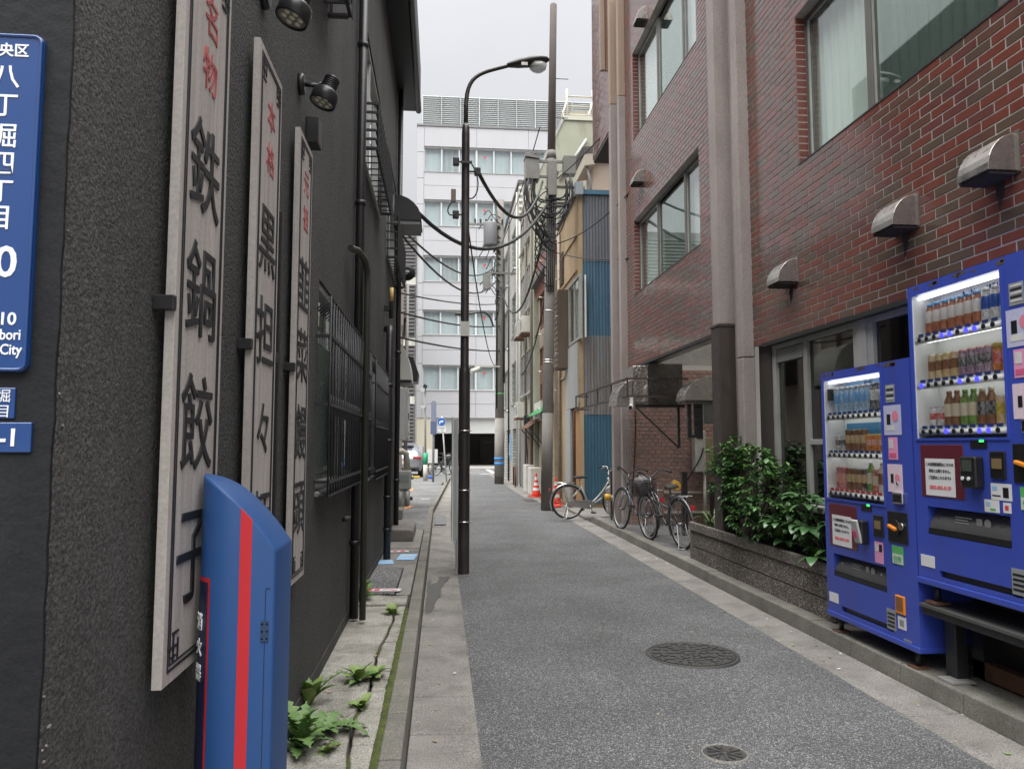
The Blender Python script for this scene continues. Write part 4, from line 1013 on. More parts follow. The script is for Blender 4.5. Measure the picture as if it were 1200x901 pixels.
# ================================================================== vending machines
vm_blue=mat('machine_blue',(.044,.080,.45),.34,c2=(.038,.070,.40),vs=1.5,coat=.3,dirt=(.05,.05,.14),ds=3,damt=.3)
vm_dark=mat('machine_black',(.012,.012,.013),.35); vm_white=mat('machine_white',(.72,.74,.74),.4); grey_plastic=mat('grey_plastic',(.075,.075,.078),.35,c2=(.055,.055,.058),vs=6)
lamp_on=mat('display_lamp',(1,1,.96),.5,emit=.5); led_blue=mat('led_blue',(.05,.05,.9),.4,emit=.28); led_green=mat('led_green',(.05,.8,.15),.4,emit=.3)
maroon=mat('maroon_panel',(.12,.022,.035),.22,coat=.4); paper=mat('paper',(.68,.68,.69),.6); ink_blue=mat('ink_blue',(.03,.07,.26),.6); ink_pink=mat('ink_pink',(.60,.10,.22),.6); orange_plastic=mat('orange_plastic',(.75,.24,.02),.4)
st_pink=mat('sticker_pink',(.68,.30,.48),.5); st_lilac=mat('sticker_lilac',(.42,.46,.68),.5,c2=(.55,.52,.68),vs=40); st_green=mat('sticker_green',(.10,.42,.12),.5); st_grey=mat('sticker_grey',(.25,.26,.27),.5); brass=mat('chrome',(.6,.6,.58),.25,metal=1)
PC={}
def pc(c,r=.3):
    k=(tuple(c),r)
    if k not in PC: PC[k]=mat('drink_colour_%d'%len(PC),c,r,c2=tuple(min(.8,q*.55+.30) if len(PC)%2 else q*.55 for q in c),vs=55,var=2.2,obj=True,stretch=(1,1,.6))
    return PC[k]
DM={}
def drink_mesh(kind,cb,cl,cap):
    # one display dummy: bands of body, label, body, cap (origin at its base)
    key=(kind,cb,cl,cap)
    if key in DM: return DM[key]
    mb=MB()
    if kind=='bottle': prof=[(.027,0),(.030,.008),(.030,.06),(.0305,.062),(.0305,.135),(.030,.137),(.027,.155),(.014,.19),(.0135,.196),(.0155,.197),(.0155,.215),(.012,.217)]; mis=[0,0,1,1,1,0,0,0,2,2,2]
    elif kind=='tall': prof=[(.028,0),(.030,.008),(.030,.075),(.0305,.077),(.0305,.135),(.030,.137),(.029,.152),(.016,.178),(.016,.183),(.0185,.184),(.0185,.203),(.014,.205)]; mis=[0,0,0,1,1,1,0,0,2,2,2]
    elif kind=='can': prof=[(.025,0),(.028,.006),(.028,.045),(.0282,.046),(.0282,.085),(.028,.086),(.028,.118),(.024,.125)]; mis=[2,0,0,1,1,0,2]
    elif kind=='slim': prof=[(.022,0),(.026,.006),(.026,.06),(.0262,.061),(.0262,.12),(.026,.121),(.026,.155),(.023,.165)]; mis=[2,0,0,1,1,0,2]
    else: prof=[(.026,0),(.030,.006),(.030,.05),(.0305,.052),(.0305,.115),(.030,.117),(.0255,.135),(.0255,.138),(.0275,.139),(.0275,.165),(.024,.168)]; mis=[0,0,1,1,1,0,0,2,2,2]
    mb.lathe(prof,(0,0,0),14,mis=mis)
    me=bpy.data.meshes.new('display_drink'); me.from_pydata(mb.v,[],mb.f)
    for c in (cb,cl,cap): me.materials.append(pc(c))
    me.polygons.foreach_set('material_index',mb.m); me.polygons.foreach_set('use_smooth',mb.sm); DM[key]=me; return me
white=(.7,.7,.7); sky_=(.10,.36,.70); palesky=(.45,.62,.78); black=(.02,.02,.022); brown=(.30,.14,.07); gold=(.55,.36,.12); red=(.50,.05,.04); orange=(.72,.26,.06); green=(.20,.34,.08); cream=(.62,.52,.36); purple=(.22,.09,.18); blue=(.03,.10,.42); yellow=(.66,.50,.10); rose=(.66,.28,.20); dblue=(.08,.16,.30)
def vending(yl,zb,xf,rows,lit,variant,label,group='blue drink vending machines'):
    W,H=1.14,1.90; o=thing('vending_machine',(xf+.18,yl-W/2,zb),label,'vending machine',group)
    def bx(u0,u1,d0,d1,z0,z1,name,m,parent=None,bevel=0): return MB().box(xf+d0,xf+d1,yl-u1,yl-u0,zb+z0,zb+z1).build(name,m,parent or o,bevel=bevel)
    win=(.045,.815,.925,1.835); port=(.11,.80,.335,.505)
    mb=MB(); wall_cells(mb,'x',xf,xf+.17,yl-W,yl,zb+.06,zb+H,[(yl-win[1],yl-win[0],zb+win[2],zb+win[3]),(yl-port[1],yl-port[0],zb+port[2],zb+port[3]),(yl-.86,yl-.2,zb+.085,zb+.125)])
    mb.build('front_panel',vm_blue,o)
    bx(0.004,W-.004,.171,.38,.06,H-.004,'cabinet',vm_blue,bevel=.006)
    bx(-.004,W+.004,-.012,.17,.02,.058,'base_ridge',vm_blue,bevel=.006)
    for u in (.1,W-.1): MB().cyl((xf+.05,yl-u,zb-.08),(xf+.05,yl-u,zb+.02),.018,n=8).build('foot',black_metal,o); bx(u-.05,u+.05,.0,.1,-.095,-.08,'foot_plate',rust)
    bx(.2,.86,.02,.16,.085,.125,'air_grille',vm_dark)
    # display recess
    dw=bx(win[0]+.002,win[1]-.002,.155,.1695,win[2]+.002,win[3]-.002,'display_back',vm_white)
    bx(win[0],win[0]+.006,.0,.155,win[2],win[3],'display_side',vm_white,dw); bx(win[1]-.006,win[1],.0,.155,win[2],win[3],'display_side',vm_white,dw)
    bx(win[0]+.02,win[1]-.02,.03,.07,win[3]-.022,win[3]-.006,'glow_strip',lamp_on,dw)
    mb=MB(); t=.014; u0,u1,z0,z1=win
    mb.box(xf-.006,xf+.004,yl-u1-t,yl-u0+t,zb+z1,zb+z1+t); mb.box(xf-.006,xf+.004,yl-u1-t,yl-u0+t,zb+z0-t,zb+z0); mb.box(xf-.006,xf+.004,yl-u0,yl-u0+t,zb+z0,zb+z1); mb.box(xf-.006,xf+.004,yl-u1-t,yl-u1,zb+z0,zb+z1)
    mb.build('display_frame',vm_blue,o)
    MB().box(xf+.002,xf+.005,yl-u1,yl-u0,zb+z0,zb+z1).build('display_glass',glass_thin,o)
    for ri,(zc,items) in enumerate(zip((1.545,1.255,.965),rows)):
        sh=bx(win[0]+.006,win[1]-.006,.012,.15,zc+.018,zc+.030,'drink_shelf',vm_white)
        MB().cyl((xf+.022,yl-win[0]-.01,zb+zc),(xf+.022,yl-win[1]+.01,zb+zc),.021,n=14).build('button_strip',vm_white,sh)
        if ri<2: bx(win[0]+.03,win[1]-.03,.06,.085,zc-.012,zc-.004,'glow_strip',lamp_on,sh)  # hidden strips added to brighten the drinks, unlike the machine's own top lamp
        n=10; du=(win[1]-win[0]-.06)/n
        mb=MB()
        for k in range(n):
            u=win[0]+.045+du*(k+.25)
            mb.box(xf+.0065,xf+.0115,yl-u-.022,yl-u+.022,zb+zc+.021,zb+zc+.038)
        mb.build('price_tag',ink_blue if ri<2 or variant else red_print,sh)
        for k in range(n):
            u=win[0]+.045+du*(k+.25); on=(ri,k) in lit
            MB().lathe([(.0155,-.006),(.0155,-.0015),(.012,.0)],(xf-.0005,yl-u,zb+zc),14,axis='x').build('button',led_blue if on else vm_dark,sh)
        for k,it in enumerate(items):
            if it is None: continue
            u=win[0]+.055+du*(k+.2); inst('display_drink',drink_mesh(*it),(xf+.075,yl-u,zb+zc+.0305),sh,(0,0,random.random()*6))
    # header cards behind the drinks
    if variant: text('Asahi',(xf+.1535,yl-.36,zb+1.80),.055,'-x',ink_blue,o,bold=.001); text('LINE-UP',(xf+.1535,yl-.58,zb+1.805),.035,'-x',ink_blue,o,bold=.0008)
    else:
        bx(.1,.66,.148,.1545,1.60,1.815,'backing_card',mat('card_blue',(.12,.38,.68),.5,c2=(.3,.55,.75),vs=9),dw); bx(.1,.8,.148,.1545,1.40,1.50,'backing_card',mat('card_teal',(.05,.22,.42),.5),dw)
        text('Asahi',(xf+.147,yl-.42,zb+1.80),.05,'-x',ink_blue,o,bold=.001)
        bx(.06,.10,.02,.05,1.68,1.77,'sensor',vm_dark,dw)
    # notice window
    nb=bx(.07,.46,-.004,.002,.565,.885,'notice_panel',maroon,bevel=.003); bx(.115,.385,-.0055,-.0035,.575,.80,'notice',paper,nb)
    for tx,zz,sz,m in (('この自動販売機はこちらの',.765,.0225,ink),('専用とは限りません。',.725,.0225,ink),('ご連絡はこちらまで↓',.685,.0225,ink),('0800-800-8109',.625,.034,red_print)):
        text(tx,(xf-.0056,yl-.25,zb+zz),sz,'-x',m,nb,bold=.0006,squash=.95)
    # money panel
    bx(.525,.655,-.004,.004,.865,.925,'coin_display',vm_dark); bx(.60,.635,-.006,-.003,.90,.915,'led',led_green)
    if variant: 
        r_=bx(.50,.625,-.06,.0,.64,.82,'card_reader',vm_dark,bevel=.012); bx(.525,.60,-.063,-.0595,.735,.80,'screen',mat('lcd',(.06,.075,.06),.2),r_)
        for u in (.53,.58): MB().lathe([(.011,-.006),(.009,.002)],(xf-.062,yl-u,zb+.695),12,axis='x').build('key',vm_white,r_)
    else:
        r_=bx(.53,.61,-.06,.0,.63,.80,'card_reader',vm_dark,bevel=.012); MB().obox((xf-.07,yl-.565,zb+.72),(.02,.085,.17),Matrix.Rotation(R(-12),3,'Y')).build('reader_face',light_grey,r_,bevel=.009); MB().obox((xf-.083,yl-.565,zb+.70),(.004,.05,.05),Matrix.Rotation(R(-12),3,'Y')).build('reader_mark',ink_pink,r_)
    b_=bx(.68,.79,-.012,.004,.70,.85,'bill_slot',vm_dark,bevel=.006); bx(.70,.77,-.016,-.011,.755,.81,'slot_mouth',mat('slot_gold',(.20,.14,.07),.4),b_)
    k_=bx(.845,1.06,-.006,.004,.685,.89,'coin_panel',vm_dark,bevel=.003)
    MB().lathe([(.06,-.012),(.055,0)],(xf-.004,yl-.93,zb+.785),20,axis='x').build('dial_ring',vm_dark,k_); MB().obox((xf-.022,yl-.92,zb+.785),(.024,.085,.022),Matrix.Rotation(R(14),3,'X')).build('return_lever',orange_plastic,k_,bevel=.006)
    MB().lathe([(.026,-.014),(.02,0)],(xf-.006,yl-1.01,zb+.80),16,axis='x').build('coin_slot',brass,k_)
    # stickers on the right column
    bx(.875,.975,-.003,0,1.62,1.74,'label',st_grey); 
    for q in range(5): bx(.885,.965,-.0045,-.003,1.64+.02*q,1.65+.02*q,'print_line',vm_dark if q%2 else white_print)
    bx(.845,1.035,-.003,0,1.40,1.60,'poster',st_lilac); MB().lathe([(.036,-.002),(.034,0)],(xf-.003,yl-.975,zb+1.525),20,axis='x').build('poster_print',mat('balloon',(.70,.22,.32),.5),o); bx(.88,.92,-.0045,-.003,1.47,1.54,'poster_print',vm_dark); bx(.87,.96,-.0045,-.003,1.43,1.465,'poster_print',white_print)
    bx(.885,.985,-.003,0,1.235,1.385,'sticker',st_pink); bx(.895,.94,-.0045,-.003,1.31,1.37,'sticker_print',white_print); bx(.895,.97,-.0045,-.003,1.25,1.28,'sticker_print',ink_pink)
    bx(.865,1.025,-.003,0,1.02,1.205,'sticker',mat('sticker_rose',(.66,.50,.60),.5,c2=(.72,.62,.68),vs=60)); MB().lathe([(.026,-.002),(.024,0)],(xf-.003,yl-.975,zb+1.115),18,axis='x').build('sticker_print',mat('balloon',(.70,.22,.32),.5),o); bx(.90,.93,-.0045,-.003,1.08,1.14,'sticker_print',vm_dark)
    lk=bx(.93,1.04,-.022,.004,.945,1.02,'lock_handle',brass,bevel=.008); bx(.945,1.025,-.026,-.0215,.96,1.005,'lock_slot',vm_dark,lk); MB().lathe([(.011,-.008),(.009,0)],(xf-.001,yl-.975,zb+1.05+.03),12,axis='x').build('key_lock',brass,o)
    sgx=bx(.88,1.0,-.003,0,.545,.665,'sticker',st_green); bx(.885,.995,-.0045,-.003,.55,.612,'sticker_print',white_print); text('住所',(xf-.0046,yl-.94,zb+.58),.045,'-x',st_green,sgx,bold=.001)
    if variant:
        bx(.67,.82,-.003,0,.585,.675,'sticker',paper); bx(.68,.72,-.0045,-.003,.64,.66,'sticker_print',blue_print); bx(.76,.80,-.0045,-.003,.60,.655,'sticker_print',vm_dark); bx(.68,.74,-.0045,-.003,.605,.612,'sticker_print',vm_dark)
        bx(.615,.725,-.0035,-.0005,.46 if False else .515,.583,'sticker',paper); bx(.63,.66,-.005,-.0035,.55,.57,'sticker_print',blue_print); bx(.66,.70,-.005,-.0035,.525,.537,'sticker_print',st_green); bx(.755,.81,-.003,0,.52,.575,'sticker',paper); bx(.77,.795,-.0045,-.003,.535,.56,'sticker_print',red_print)
    else:
        bx(.675,.775,-.003,0,.52,.665,'sticker',st_pink); bx(.685,.72,-.0045,-.003,.60,.65,'sticker_print',white_print); bx(.73,.765,-.0045,-.003,.60,.65,'sticker_print',vm_dark)
    # pick-up port with a swung flap
    bx(port[0],port[1],.14,.168,port[2],port[3],'port_back',vm_dark)
    v=[];f=[]
    for k in range(9):
        t=k/8; z=zb+port[3]-.012-(port[3]-port[2]-.05)*t; x=xf+.07-.065*math.sin(t*1.5); v+=[(x,yl-port[0]-.008,z),(x,yl-port[1]+.008,z)]
        if k: f.append((2*k-2,2*k-1,2*k+1,2*k))
    fl=MB().add(v,f,0,True).build('port_flap',grey_plastic,o,recalc=False)
    bx(port[0]+.004,port[1]-.004,.001,.05,port[2]+.004,port[2]+.035,'port_lip',vm_dark)
    for u in (.19,.70): MB().lathe([(.012,-.004),(.009,0)],(xf+.028,yl-u,zb+.435),10,axis='x').build('flap_screw',brass,fl)
    gp=mat('flap_print',(.24,.24,.24),.5)
    bx(.33,.47,.024,.0255,.455,.462,'flap_print',gp,fl); bx(.33,.44,.0225,.024,.44,.447,'flap_print',gp,fl); bx(.33,.45,.021,.0225,.425,.432,'flap_print',gp,fl)
    MB().lathe([(.026,-.001),(.026,.0),(.018,.0005)],(xf+.0225,yl-.60,zb+.443),18,axis='x').build('flap_print',gp,fl); bx(.51,.555,.0225,.024,.425,.465,'flap_print',gp,fl)
    # coin return and lower labels
    c_=bx(.90,1.0,-.010,.004,.225,.345,'coin_return',orange_plastic,bevel=.006); bx(.915,.985,-.013,-.0095,.25,.335,'return_cup',mat('amber_dark',(.22,.10,.03),.3),c_)
    bx(.79,.89,-.003,0,.10,.235,'label',st_grey)
    for q in range(4): bx(.80,.88,-.0045,-.003,.12+.026*q,.132+.026*q,'print_line',vm_dark)
    bx(.915,1.0,-.003,0,.13,.21,'label',paper); bx(.935,.98,-.0045,-.003,.15,.19,'print_line',st_grey); bx(.03,.16,-.003,0,.13,.20,'label',paper); bx(.97,1.05,-.003,0,.062,.075,'label',st_grey)
    # paint wear along the top edge
    mb=MB(); random.seed(int(yl*100))
    for q in range(14): 
        u=random.choice((.15,.55,.9))+random.uniform(-.12,.12); s_=random.uniform(.004,.02); mb.box(xf-.0009,xf+.001,yl-u-s_*2,yl-u+s_,zb+H-.03+random.uniform(-.015,.012),zb+H-.016+random.uniform(-.006,.016))
    mb.build('paint_wear',mat('worn_metal',(.08,.06,.06),.7),o)['kind']='stuff'
    return o
bt=lambda *a:a
small_rows=[[('tall',palesky,sky_,white)]*7+[('tall',black,white,black)]*2,
  [('can',white,black,white)]*2+[('slim',brown,gold,black)]*4+[('can',orange,rose,yellow)]*3,
  [('carton',red,rose,red)]*2+[('slim',brown,gold,black)]*3+[('slim',black,gold,black),('bottle',green,cream,white),('carton',red,cream,rose),('bottle',cream,brown,gold)]]
big_rows=[[('tall',(.46,.17,.09),(.62,.58,.55),sky_)]*7+[('tall',white,blue,white)]*3,
  [('slim',gold,brown,cream)]*4+[('slim',purple,black,rose)]*4+[('carton',orange,red,yellow),('can',red,orange,white)],
  [('can',white,red,purple)]*2+[('bottle',brown,cream,brown)]*2+[('bottle',green,cream,green)]*2+[('bottle',brown,black,cream)]*2+[('slim',gold,yellow,white)]*2]
vending(5.73,.215,3.02,small_rows,set(),0,'lower blue vending machine at the kerb beside the planter')
vending(4.575,.665,3.02,big_rows,{(0,3),(0,4),(0,6),(0,7),(1,0),(1,5),(1,7),(2,3),(2,7),(2,8)},1,'taller blue vending machine raised on a black steel stand')
o=thing('machine_stand',(3.2,4.0,.12),'black steel stand carrying the raised vending machine','steel stand')
MB().box(3.0,3.40,3.35,4.56,.545,.563).build('deck',mat('checker_steel',(.13,.13,.125),.45,metal=.5,bump=.6,bs=90,bd=.006),o)
MB().box(3.012,3.06,3.36,4.55,.50,.544).build('front_beam',black_metal,o)
for y in (4.45,3.62):
    MB().box(3.12,3.20,y-.05,y+.05,.125,.5).build('leg',black_metal,o,bevel=.006); MB().box(3.30,3.38,y-.05,y+.05,.125,.5).build('leg',black_metal,o); MB().box(3.04,3.19,y-.12,y+.02,.126,.138).build('base_plate',alu_dull,o)
MB().box(3.30,3.36,3.0,4.5,.13,.23).build('brace',rust,o)

# ================================================================== bicycles
def bicycle(name,label,frame_m,basket,chaincase,bag=False,group='bicycles parked along the right pavement',dark=False,caprack=True):
    # local frame: x forward, rear hub at x=0, z up, ground z=0
    o=thing(name,(0,0,0),label,'bicycle',group); rw=.335; rh=Vector((0,0,rw)); fh=Vector((1.09,0,rw)); bbk=Vector((.44,0,.28)); seat=Vector((.24,0,.80)); head=Vector((.86,0,.80)); headb=Vector((.91,0,.62))
    tyre=rubber; chrome=mat('bike_chrome',(.55,.55,.54),.25,metal=1) if not dark else mat('bike_chrome_dull',(.26,.26,.27),.35,metal=1); rim_m=alu
    for c,nm in ((rh,'rear'),(fh,'front')):
        w=MB().tube([(c.x+rw*math.cos(a*math.pi/18),0,c.z+rw*math.sin(a*math.pi/18)) for a in range(36)],.018,8,closed=True).build('wheel',tyre,o)
        MB().tube([(c.x+.312*math.cos(a*math.pi/18),0,c.z+.312*math.sin(a*math.pi/18)) for a in range(36)],.011,6,closed=True).build('rim',rim_m,w)
        mb=MB()
        for k in range(28):
            a=2*math.pi*k/28; s_=.03*(1 if k%2 else -1); a2=a+(.35 if k%4<2 else -.35)
            mb.cyl((c.x+.02*math.cos(a2),s_,c.z+.02*math.sin(a2)),(c.x+.31*math.cos(a),0,c.z+.31*math.sin(a)),.0016,n=4)
        mb.build('spokes',chrome,w); MB().cyl((c.x,-.05,c.z),(c.x,.05,c.z),.022 if nm=='rear' else .016,n=10).build('hub',chrome,w)
        rng=range(-2,15) if nm=='rear' else range(2,13)
        MB().tube([(c.x+.372*math.cos(R(a*15+ (0 if nm=='rear' else 0))),0,c.z+.372*math.sin(R(a*15))) for a in rng],.021,6).build('mudguard',chrome if not dark else mat('guard_dark',(.16,.16,.17),.35,metal=.7),o)
    fr=MB(); fr.tube([bbk,seat-Vector((-.02,0,.12))],.016,8); fr.tube(bez(head-Vector((0,0,.06)),Vector((.75,0,.55)),Vector((.6,0,.36)),bbk),.018,8); fr.tube(bez(headb,Vector((.78,0,.44)),Vector((.62,0,.30)),bbk),.014,8) if not dark else fr.tube([headb,seat-Vector((-.05,0,.28))],.014,8)
    for s_ in (-1,1):
        fr.tube([bbk+Vector((0,s_*.02,0)),rh+Vector((0,s_*.055,0))],.009,6); fr.tube([seat-Vector((-.03,-s_*.015,.16)),rh+Vector((0,s_*.055,0))],.008,6)
    fr.tube([head+Vector((-.01,0,.03)),headb],.019,8); fr.build('frame',frame_m,o)
    mb=MB()
    for s_ in (-1,1): mb.tube([headb+Vector((.005,s_*.02,-.01)),headb+Vector((.03,s_*.05,-.07)),fh+Vector((0,s_*.05,0))],.010,6)
    mb.build('fork',chrome,o)
    MB().tube([seat-Vector((0,0,.14)),seat+Vector((0,0,.0))],.013,8).build('seat_post',chrome,o)
    sv=[];sf=[];prof=[(-.12,.085,.0),(-.08,.105,.03),(0,.085,.03),(.07,.035,.025),(.14,.022,.02),(.155,.012,.01)]
    for (x,w,h) in prof: sv+=[(seat.x+x,-w,seat.z+.02),(seat.x+x,-w*.8,seat.z+.035+h),(seat.x+x,0,seat.z+.045+h),(seat.x+x,w*.8,seat.z+.035+h),(seat.x+x,w,seat.z+.02)]
    for i in range(len(prof)-1):
        for k in range(4): sf.append((i*5+k,i*5+k+1,(i+1)*5+k+1,(i+1)*5+k))
        sf.append((i*5+4,i*5,(i+1)*5,(i+1)*5+4))
    sf+=[(0,1,2,3,4),tuple((len(prof)-1)*5+k for k in (4,3,2,1,0))]
    MB().add(sv,sf,0,True).build('saddle',rubber,o)
    hb=[(.70,-.27,1.0),(.80,-.25,1.03),(.88,-.16,1.04),(.88,-.05,.96),(.86,0,.93),(.88,.05,.96),(.88,.16,1.04),(.80,.25,1.03),(.70,.27,1.0)]
    h=MB().tube(hb,.011,8).build('handlebar',chrome if not dark else black_metal,o); MB().tube([head,(.86,0,.94)],.012,8).build('stem',chrome,h)
    for s_ in (-1,1): MB().tube([(.70,s_*.27,1.0),(.81,s_*.247,1.032)],.016,8).build('grip',rubber,h); MB().tube([(.83,s_*.24,1.01),(.74,s_*.26,.97)],.006,6).build('brake_lever',chrome,h); MB().tube(bez((.83,s_*.23,1.02),(.98,s_*.2,1.12),(1.0,s_*.05,1.0),(.90,0,.70)),.004,5).build('brake_cable',rubber,h)
    if basket:
        mb=MB(); x0,x1=.97,1.28
        for k in range(7):
            t=k/6; z=.66+.24*t; a=.02*(1-t); mb.tube([(x0+a,-.15+a,z),(x1-a,-.17+a,z),(x1-a,.17-a,z),(x0+a,.15-a,z)],.0035 if k<6 else .006,5,closed=True)
        for k in range(9):
            y=-.15+.3*k/8; mb.cyl((x0+.02,y*.87,.66),(x0,y,.90),.0025,n=4); mb.cyl((x1-.02,y*.95,.66),(x1,y*1.1,.90),.0025,n=4); mb.cyl((x0+.02,y*.87,.66),(x1-.02,y*.95,.66),.0025,n=4)
        for k in range(1,8):
            x=x0+(x1-x0)*k/8
            for s_ in (-1,1): mb.cyl((x,s_*.135,.66),(x,s_*.158,.90),.0025,n=4)
        mb.build('basket',chrome if not dark else black_metal,o)
        if bag:
            b=MB(); b.lathe([(.09,.67),(.145,.72),(.155,.86),(.13,.93),(.06,.96)],(1.125,0,0),12); b.v=[(1.125+(x-1.125)*1.02+.01*math.sin(z*60+y*40),y*1.02,z+.008*math.sin(x*50)) for x,y,z in b.v]; b.build('bag',mat('grey_bag',(.09,.08,.085),.45,c2=(.16,.14,.15),vs=14,bump=.6,bs=20,bd=.02,obj=True),o)
    if caprack:
        mb=MB(); 
        for s_ in (-.06,0,.06): mb.tube([(.16,s_,.72),(-.30,s_,.735)],.006,5)
        for x in (-.30,-.1,.1): mb.tube([(x,-.06,.733),(x,.06,.733)],.005,5)
        for s_ in (-1,1): mb.tube([(-.14,s_*.06,.73),(0,s_*.06,rw)],.005,5)
        mb.build('rack',chrome,o)
    MB().box(-.405,-.385,-.03,.03,.56,.62).build('reflector',cab_red,o)
    if chaincase: MB().prism([(-.05,.30),(-.02,.27),(.44,.19),(.55,.24),(.56,.32),(.46,.38),(.0,.37)],'y',-.085,-.06).build('chain_case',chrome,o,bevel=.006)
    else: MB().lathe([(.09,-.004),(.09,.004)],(bbk.x,-.06,bbk.z),20,axis='y').build('chainring',chrome,o)
    for s_,dz,dx in ((-1,-.15,.06),(1,.15,-.06)):
        c=MB().tube([(bbk.x,s_*.08,bbk.z),(bbk.x+dx,s_*.09,bbk.z+dz)],.009,6).build('crank',chrome,o); MB().box(bbk.x+dx-.045,bbk.x+dx+.045,s_*.10 if s_>0 else -.19,s_*.19 if s_>0 else -.10,bbk.z+dz-.012,bbk.z+dz+.012).build('pedal',rubber,c)
    mb=MB()
    for s_ in (-1,1): mb.tube([(0,s_*.06,rw),(-.05,s_*.09,.03),(-.10,s_*.12,.012)],.009,6)
    mb.tube([(-.10,-.12,.012),(-.10,.12,.012)],.009,6); mb.build('stand',chrome,o)
    return o
silver_f=mat('silver_paint',(.50,.50,.44),.35,metal=.3); black_f=mat('bike_black',(.025,.025,.028),.3,coat=.4); navy_f=mat('bike_navy',(.05,.055,.07),.3,metal=.3)
b0=bicycle('bicycle','silver city bicycle with chain case parked across the pavement beside the concrete pole',silver_f,True,True); b0.location=(2.60,15.4,.045); b0.rotation_euler=(R(4),0,R(6))
b1=bicycle('bicycle','nearest dark bicycle with a grey bag in its front basket',black_f,True,False,bag=True,dark=True,caprack=True); b1.location=(3.34,10.25,.12); b1.rotation_euler=(R(-5),0,R(99))
b2=bicycle('bicycle','farther dark bicycle with black handlebars beside the yellow-capped bar',navy_f,False,False,dark=True); b2.location=(3.26,11.72,.12); b2.rotation_euler=(R(4),0,R(100))
# plastic-wrapped box behind
o=thing('wrapped_crate',(3.55,15.1,.14),'brown crate wrapped in clear plastic standing behind the silver bicycle','crate')
MB().box(3.40,3.75,14.95,15.25,.16,.62).build('crate',mat('crate_brown',(.20,.11,.07),.7,c2=(.14,.08,.05),vs=9),o,bevel=.01)
v=MB(); v.box(3.36,3.79,14.91,15.29,.13,.70); v.build('plastic_wrap',mat('wrap_plastic',(.6,.6,.6),.25,alpha=.30,bump=1,bs=16,bd=.05),o,bevel=.03,seg=3)

# ================================================================== traffic cones
cone_red=mat('cone_red',(.72,.05,.02),.5,c2=(.6,.04,.02),vs=8,obj=True); cone_white=mat('cone_white',(.68,.66,.64),.4)
def cone(c,label,rz=0):
    o=thing('traffic_cone',(0,0,0),label,'traffic cone','red traffic cones by the concrete pole')
    MB().box(-.185,.185,-.185,.185,0,.035).build('base',cone_red,o,bevel=.012)
    pr=[(.145,.03),(.128,.10),(.107,.19),(.090,.27),(.076,.34),(.060,.42),(.046,.50),(.034,.59),(.026,.68),(.018,.70)]
    MB().lathe(pr,(0,0,0),20,mis=[0,0,1,0,1,0,1,0,0]).build('body',[cone_red,cone_white],o)
    o.location=c; o.rotation_euler=(0,0,rz); return o
cone((3.02,21.4,0.01),'nearer of the paired red and white traffic cones left of the pole',.2); cone((2.82,22.3,.01),'rearmost red and white traffic cone of the pair',.5); cone((2.95,19.3,.01),'traffic cone partly hidden behind the concrete pole',.1)
o=MB().lathe([(.19,0),(.19,.03),(.17,.05)],(2.80,18.6,.01),16).build('cone_weight',cone_red); tag(o,'flat red cone weight ring lying at the foot of the pole','cone weight')

# ================================================================== street lamp
sl=thing('street_lamp',(.28,9.23,0),'dark brown street lamp with curved arm standing at the left road edge','street lamp')
MB().lathe([(.075,-.05),(.070,.0),(.069,2.42),(.062,2.47),(.052,2.50),(.050,5.45),(.046,5.55),(.030,5.60)],(.28,9.23,0),24).build('column',pole_brown,sl)
arm=[(.28,9.23,5.55),(.282,9.23,5.85)]+[(q.x,q.y,q.z) for q in bez((.285,9.23,5.9),(.31,9.23,6.28),(.50,9.23,6.28),(.86,9.23,6.40),12)]
MB().tube(arm,[.027]*4+[.025]*(len(arm)-4),12).build('arm',pole_brown,sl)
hd=MB(); 
def lantern(prof,ax0,ax1,scale_z,mi=0):
    pass
v=[];f=[];K=12;secs=[(.80,.025,.03),(.84,.05,.05),(.95,.085,.075),(1.10,.11,.085),(1.22,.105,.075),(1.31,.07,.05),(1.35,.02,.02)]
for (x,w,h) in secs:
    zc=6.385+.10*(x-.8)/.55
    for k in range(K): a=2*math.pi*k/K; zz=math.sin(a); v.append((x,9.23+w*math.cos(a),zc+h*(zz if zz>0 else zz*.45)))
for i in range(len(secs)-1):
    for k in range(K): f.append((i*K+k,i*K+(k+1)%K,(i+1)*K+(k+1)%K,(i+1)*K+k))
f+=[tuple(range(K)),tuple((len(secs)-1)*K+k for k in reversed(range(K)))]
hd=MB().add(v,f,0,True).build('lantern',pole_brown,sl)
MB().box(.98,1.06,9.14,9.16,6.36,6.40).build('maker_tag',off_white,hd)
mb=MB().lathe([(.0,-.10),(.05,-.095),(.085,-.06),(.095,0)],(0,0,0),16); mb.v=[(1.20+x*1.25,9.23+y,6.42+z) for x,y,z in mb.v]; mb.build('lamp_bowl',mat('frosted_bowl',(.45,.45,.42),.12,alpha=.65),hd)
for z in (.62,1.0,1.72): MB().lathe([(.073,z-.008),(.074,z),(.073,z+.008)],(.28,9.23,0),20).build('band',steel,sl)
MB().box(.22,.36,9.13,9.16,5.05,5.08).build('cable_bracket',black_metal,sl)
for (dx,z) in ((-.12,5.10),(-.12,4.42),(.15,4.98)):
    q=MB().box(.28+dx-.04,.28+dx+.04,9.20,9.27,z-.05,z+.05).build('cable_clamp',black_metal,sl,bevel=.012); MB().tube([(.28,9.23,z),(.28+dx,9.23,z)],.012,6).build('pin',black_metal,q)
MB().box(.10,.16,9.2,9.26,4.58,4.74).build('sensor_box',mat('sensor_box',(.16,.13,.10),.5),sl,bevel=.006)
